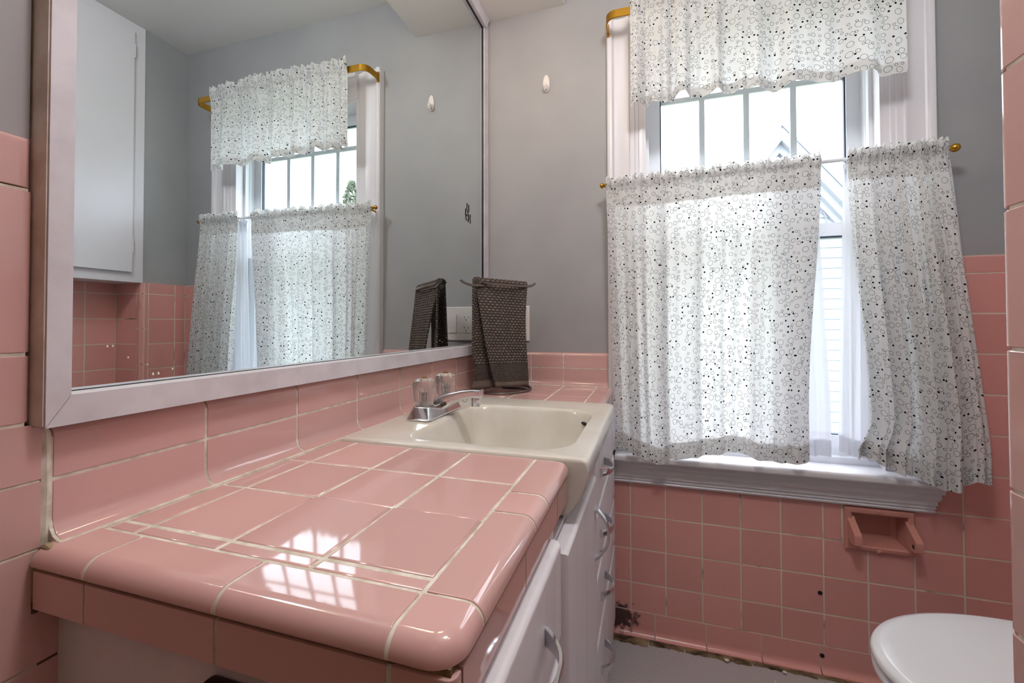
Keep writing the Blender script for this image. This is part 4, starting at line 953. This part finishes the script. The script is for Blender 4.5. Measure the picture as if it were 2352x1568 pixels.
# ================================================================== LAMPS
def lamp(name, label, loc, watts, color, rad, k=1.0):
    t = thing(name, label, 'lamp', loc)
    bm = bmesh.new(); lathe(bm, [(r_ * k, h_ * k) for r_, h_ in [(0.06, 0.0), (0.075, -0.004), (0.075, -0.02), (0.07, -0.024)]], loc, 24); done(bm, 'canopy', M['brass'], t)
    bm = bmesh.new(); lathe(bm, [(r_ * k, h_ * k) for r_, h_ in [(0.12, -0.024), (0.135, -0.035), (0.13, -0.065), (0.10, -0.09), (0.05, -0.105), (0.01, -0.108)]], loc, 28); done(bm, 'glass_dome', M['lampshade'], t)
    ld = bpy.data.lights.new(name + '_bulb', 'POINT'); ld.energy = watts; ld.color = color; ld.shadow_soft_size = rad
    lo = bpy.data.objects.new('bulb', ld); COL.objects.link(lo); lo.parent = t; lo.location = (0, 0, -0.11 * k - rad)
lamp('hall_ceiling_lamp', 'warm glass dome lamp on the hall ceiling behind the doorway', (0.45, -2.45, CEIL - 0.001), HALL_LAMP_W, (1.0, 0.74, 0.50), 0.10)
lamp('added_fill_lamp', 'added fill lamp, a small glass dome on the bathroom ceiling beside the partition wall', (0.70, -1.08, CEIL - 0.001), FILL_LAMP_W, (0.88, 0.94, 1.0), 0.10)  # unseen lamp, added to fill the room and the faces opposite the mirror wall's back
lamp('soffit_lamp', 'glass dome lamp under the soffit above the sink', (0.14, -0.60, 2.149), SOFFIT_LAMP_W, (1.0, 0.78, 0.58), 0.08, 0.7)

# ================================================================== OUTSIDE
bm = bmesh.new(); box(bm, (-30, 0.3, -0.75), (30, 60, -0.7)); o = done(bm, 'ground_outside', M['lawn'], ang=0); tag(o, 'lawn outside the window', kind='structure')
hs = thing('neighbour_house', 'white sided gable end of the house next door seen through the window', 'house', (1.85, 3.6, -0.7))
AX, AZ, SL_ = 1.849, 3.02, 1.30
def half(z): return max(0.0, (AZ - 0.10 - z) / SL_)
z = -0.7
while z < AZ - 0.14:
    h0, h1 = half(z), half(z + 0.104)
    bm = bmesh.new()
    q = [(AX - min(h0, 1.9), 3.60, z), (AX + min(h0, 1.9), 3.60, z), (AX + min(h1, 1.9), 3.622, z + 0.104), (AX - min(h1, 1.9), 3.622, z + 0.104)]
    f = [bm.verts.new(p) for p in q]; b = [bm.verts.new((p[0], 3.65, p[2])) for p in q]
    bm.faces.new(f); bm.faces.new(b[::-1])
    for k in range(4): bm.faces.new((f[k], b[k], b[(k + 1) % 4], f[(k + 1) % 4]))
    done(bm, 'siding_board', M['siding'], hs, ang=0); z += 0.104
for s in (-1, 1):
    for dz0, dz1, y, nm in ((0.0, 0.10, 3.42, 'rake_board'), (0.08, 0.20, 3.50, 'rake_soffit'), (0.18, 0.28, 3.57, 'frieze_board')):
        bm = bmesh.new(); ln = 1.75
        q = [(AX, AZ - dz0), (AX + s * ln, AZ - dz0 - ln * SL_), (AX + s * ln, AZ - dz1 - ln * SL_ - 0.04), (AX, AZ - dz1 - 0.04)]
        prism(bm, q, 1, y, 3.66); done(bm, nm, M['siding'], hs, ang=0)
    bm = bmesh.new(); q = [(AX, AZ + 0.035), (AX + s * 1.8, AZ + 0.035 - 1.8 * SL_), (AX + s * 1.8, AZ - 1.8 * SL_), (AX, AZ)]
    prism(bm, q, 1, 3.40, 8.0); done(bm, 'roof_slope', M['shingle'], hs, ang=0)
bm = bmesh.new(); box(bm, (AX - 1.3, 3.66, -0.7), (AX + 1.3, 8.0, 1.25)); done(bm, 'house_body', M['siding'], hs, ang=0)
bm = bmesh.new(); tube(bm, catmull([(2.18, 3.585, 2.15), (2.235, 3.585, 2.16), (2.27, 3.585, 2.13), (2.29, 3.585, 2.02), (2.30, 3.585, 1.85)], 5), 0.007, 6); done(bm, 'cable', M['shingle'], hs)
# tree seen in the mirror
tr_ = thing('garden_tree', 'pale leafy tree outside, seen in the mirror through the window', 'tree', (6.9, 8.0, -0.7))
bm = bmesh.new(); tube(bm, [(6.9, 8, -0.7), (6.95, 8.0, 1.5), (6.9, 8.05, 3.0), (6.95, 8, 4.2)], [0.12, 0.1, 0.07, 0.02], 8); done(bm, 'trunk', M['bark'], tr_)
rnd = random.Random(3); vs, fs = [], []
for k in range(1300):
    a = rnd.uniform(0, 6.283); h = rnd.uniform(0, 1) ** 0.8; rr = (1 - h) * 1.0 * math.sqrt(rnd.random()) + 0.05
    c = Vector((6.95 + rr * math.cos(a), 8 + rr * math.sin(a), 2.0 + 2.8 * h))
    d1 = Vector((rnd.gauss(0, 1), rnd.gauss(0, 1), rnd.gauss(0, 1))).normalized() * 0.06; d2 = d1.cross(Vector((rnd.gauss(0, 1), rnd.gauss(0, 1), rnd.gauss(0, 1)))).normalized() * 0.035
    i = len(vs); vs += [tuple(c - d1), tuple(c + d2), tuple(c + d1), tuple(c - d2)]; fs.append((i, i + 1, i + 2, i + 3))
me = bpy.data.meshes.new('foliage'); me.from_pydata(vs, [], fs); link('foliage', me, M['leaf'], tr_, kind='stuff')
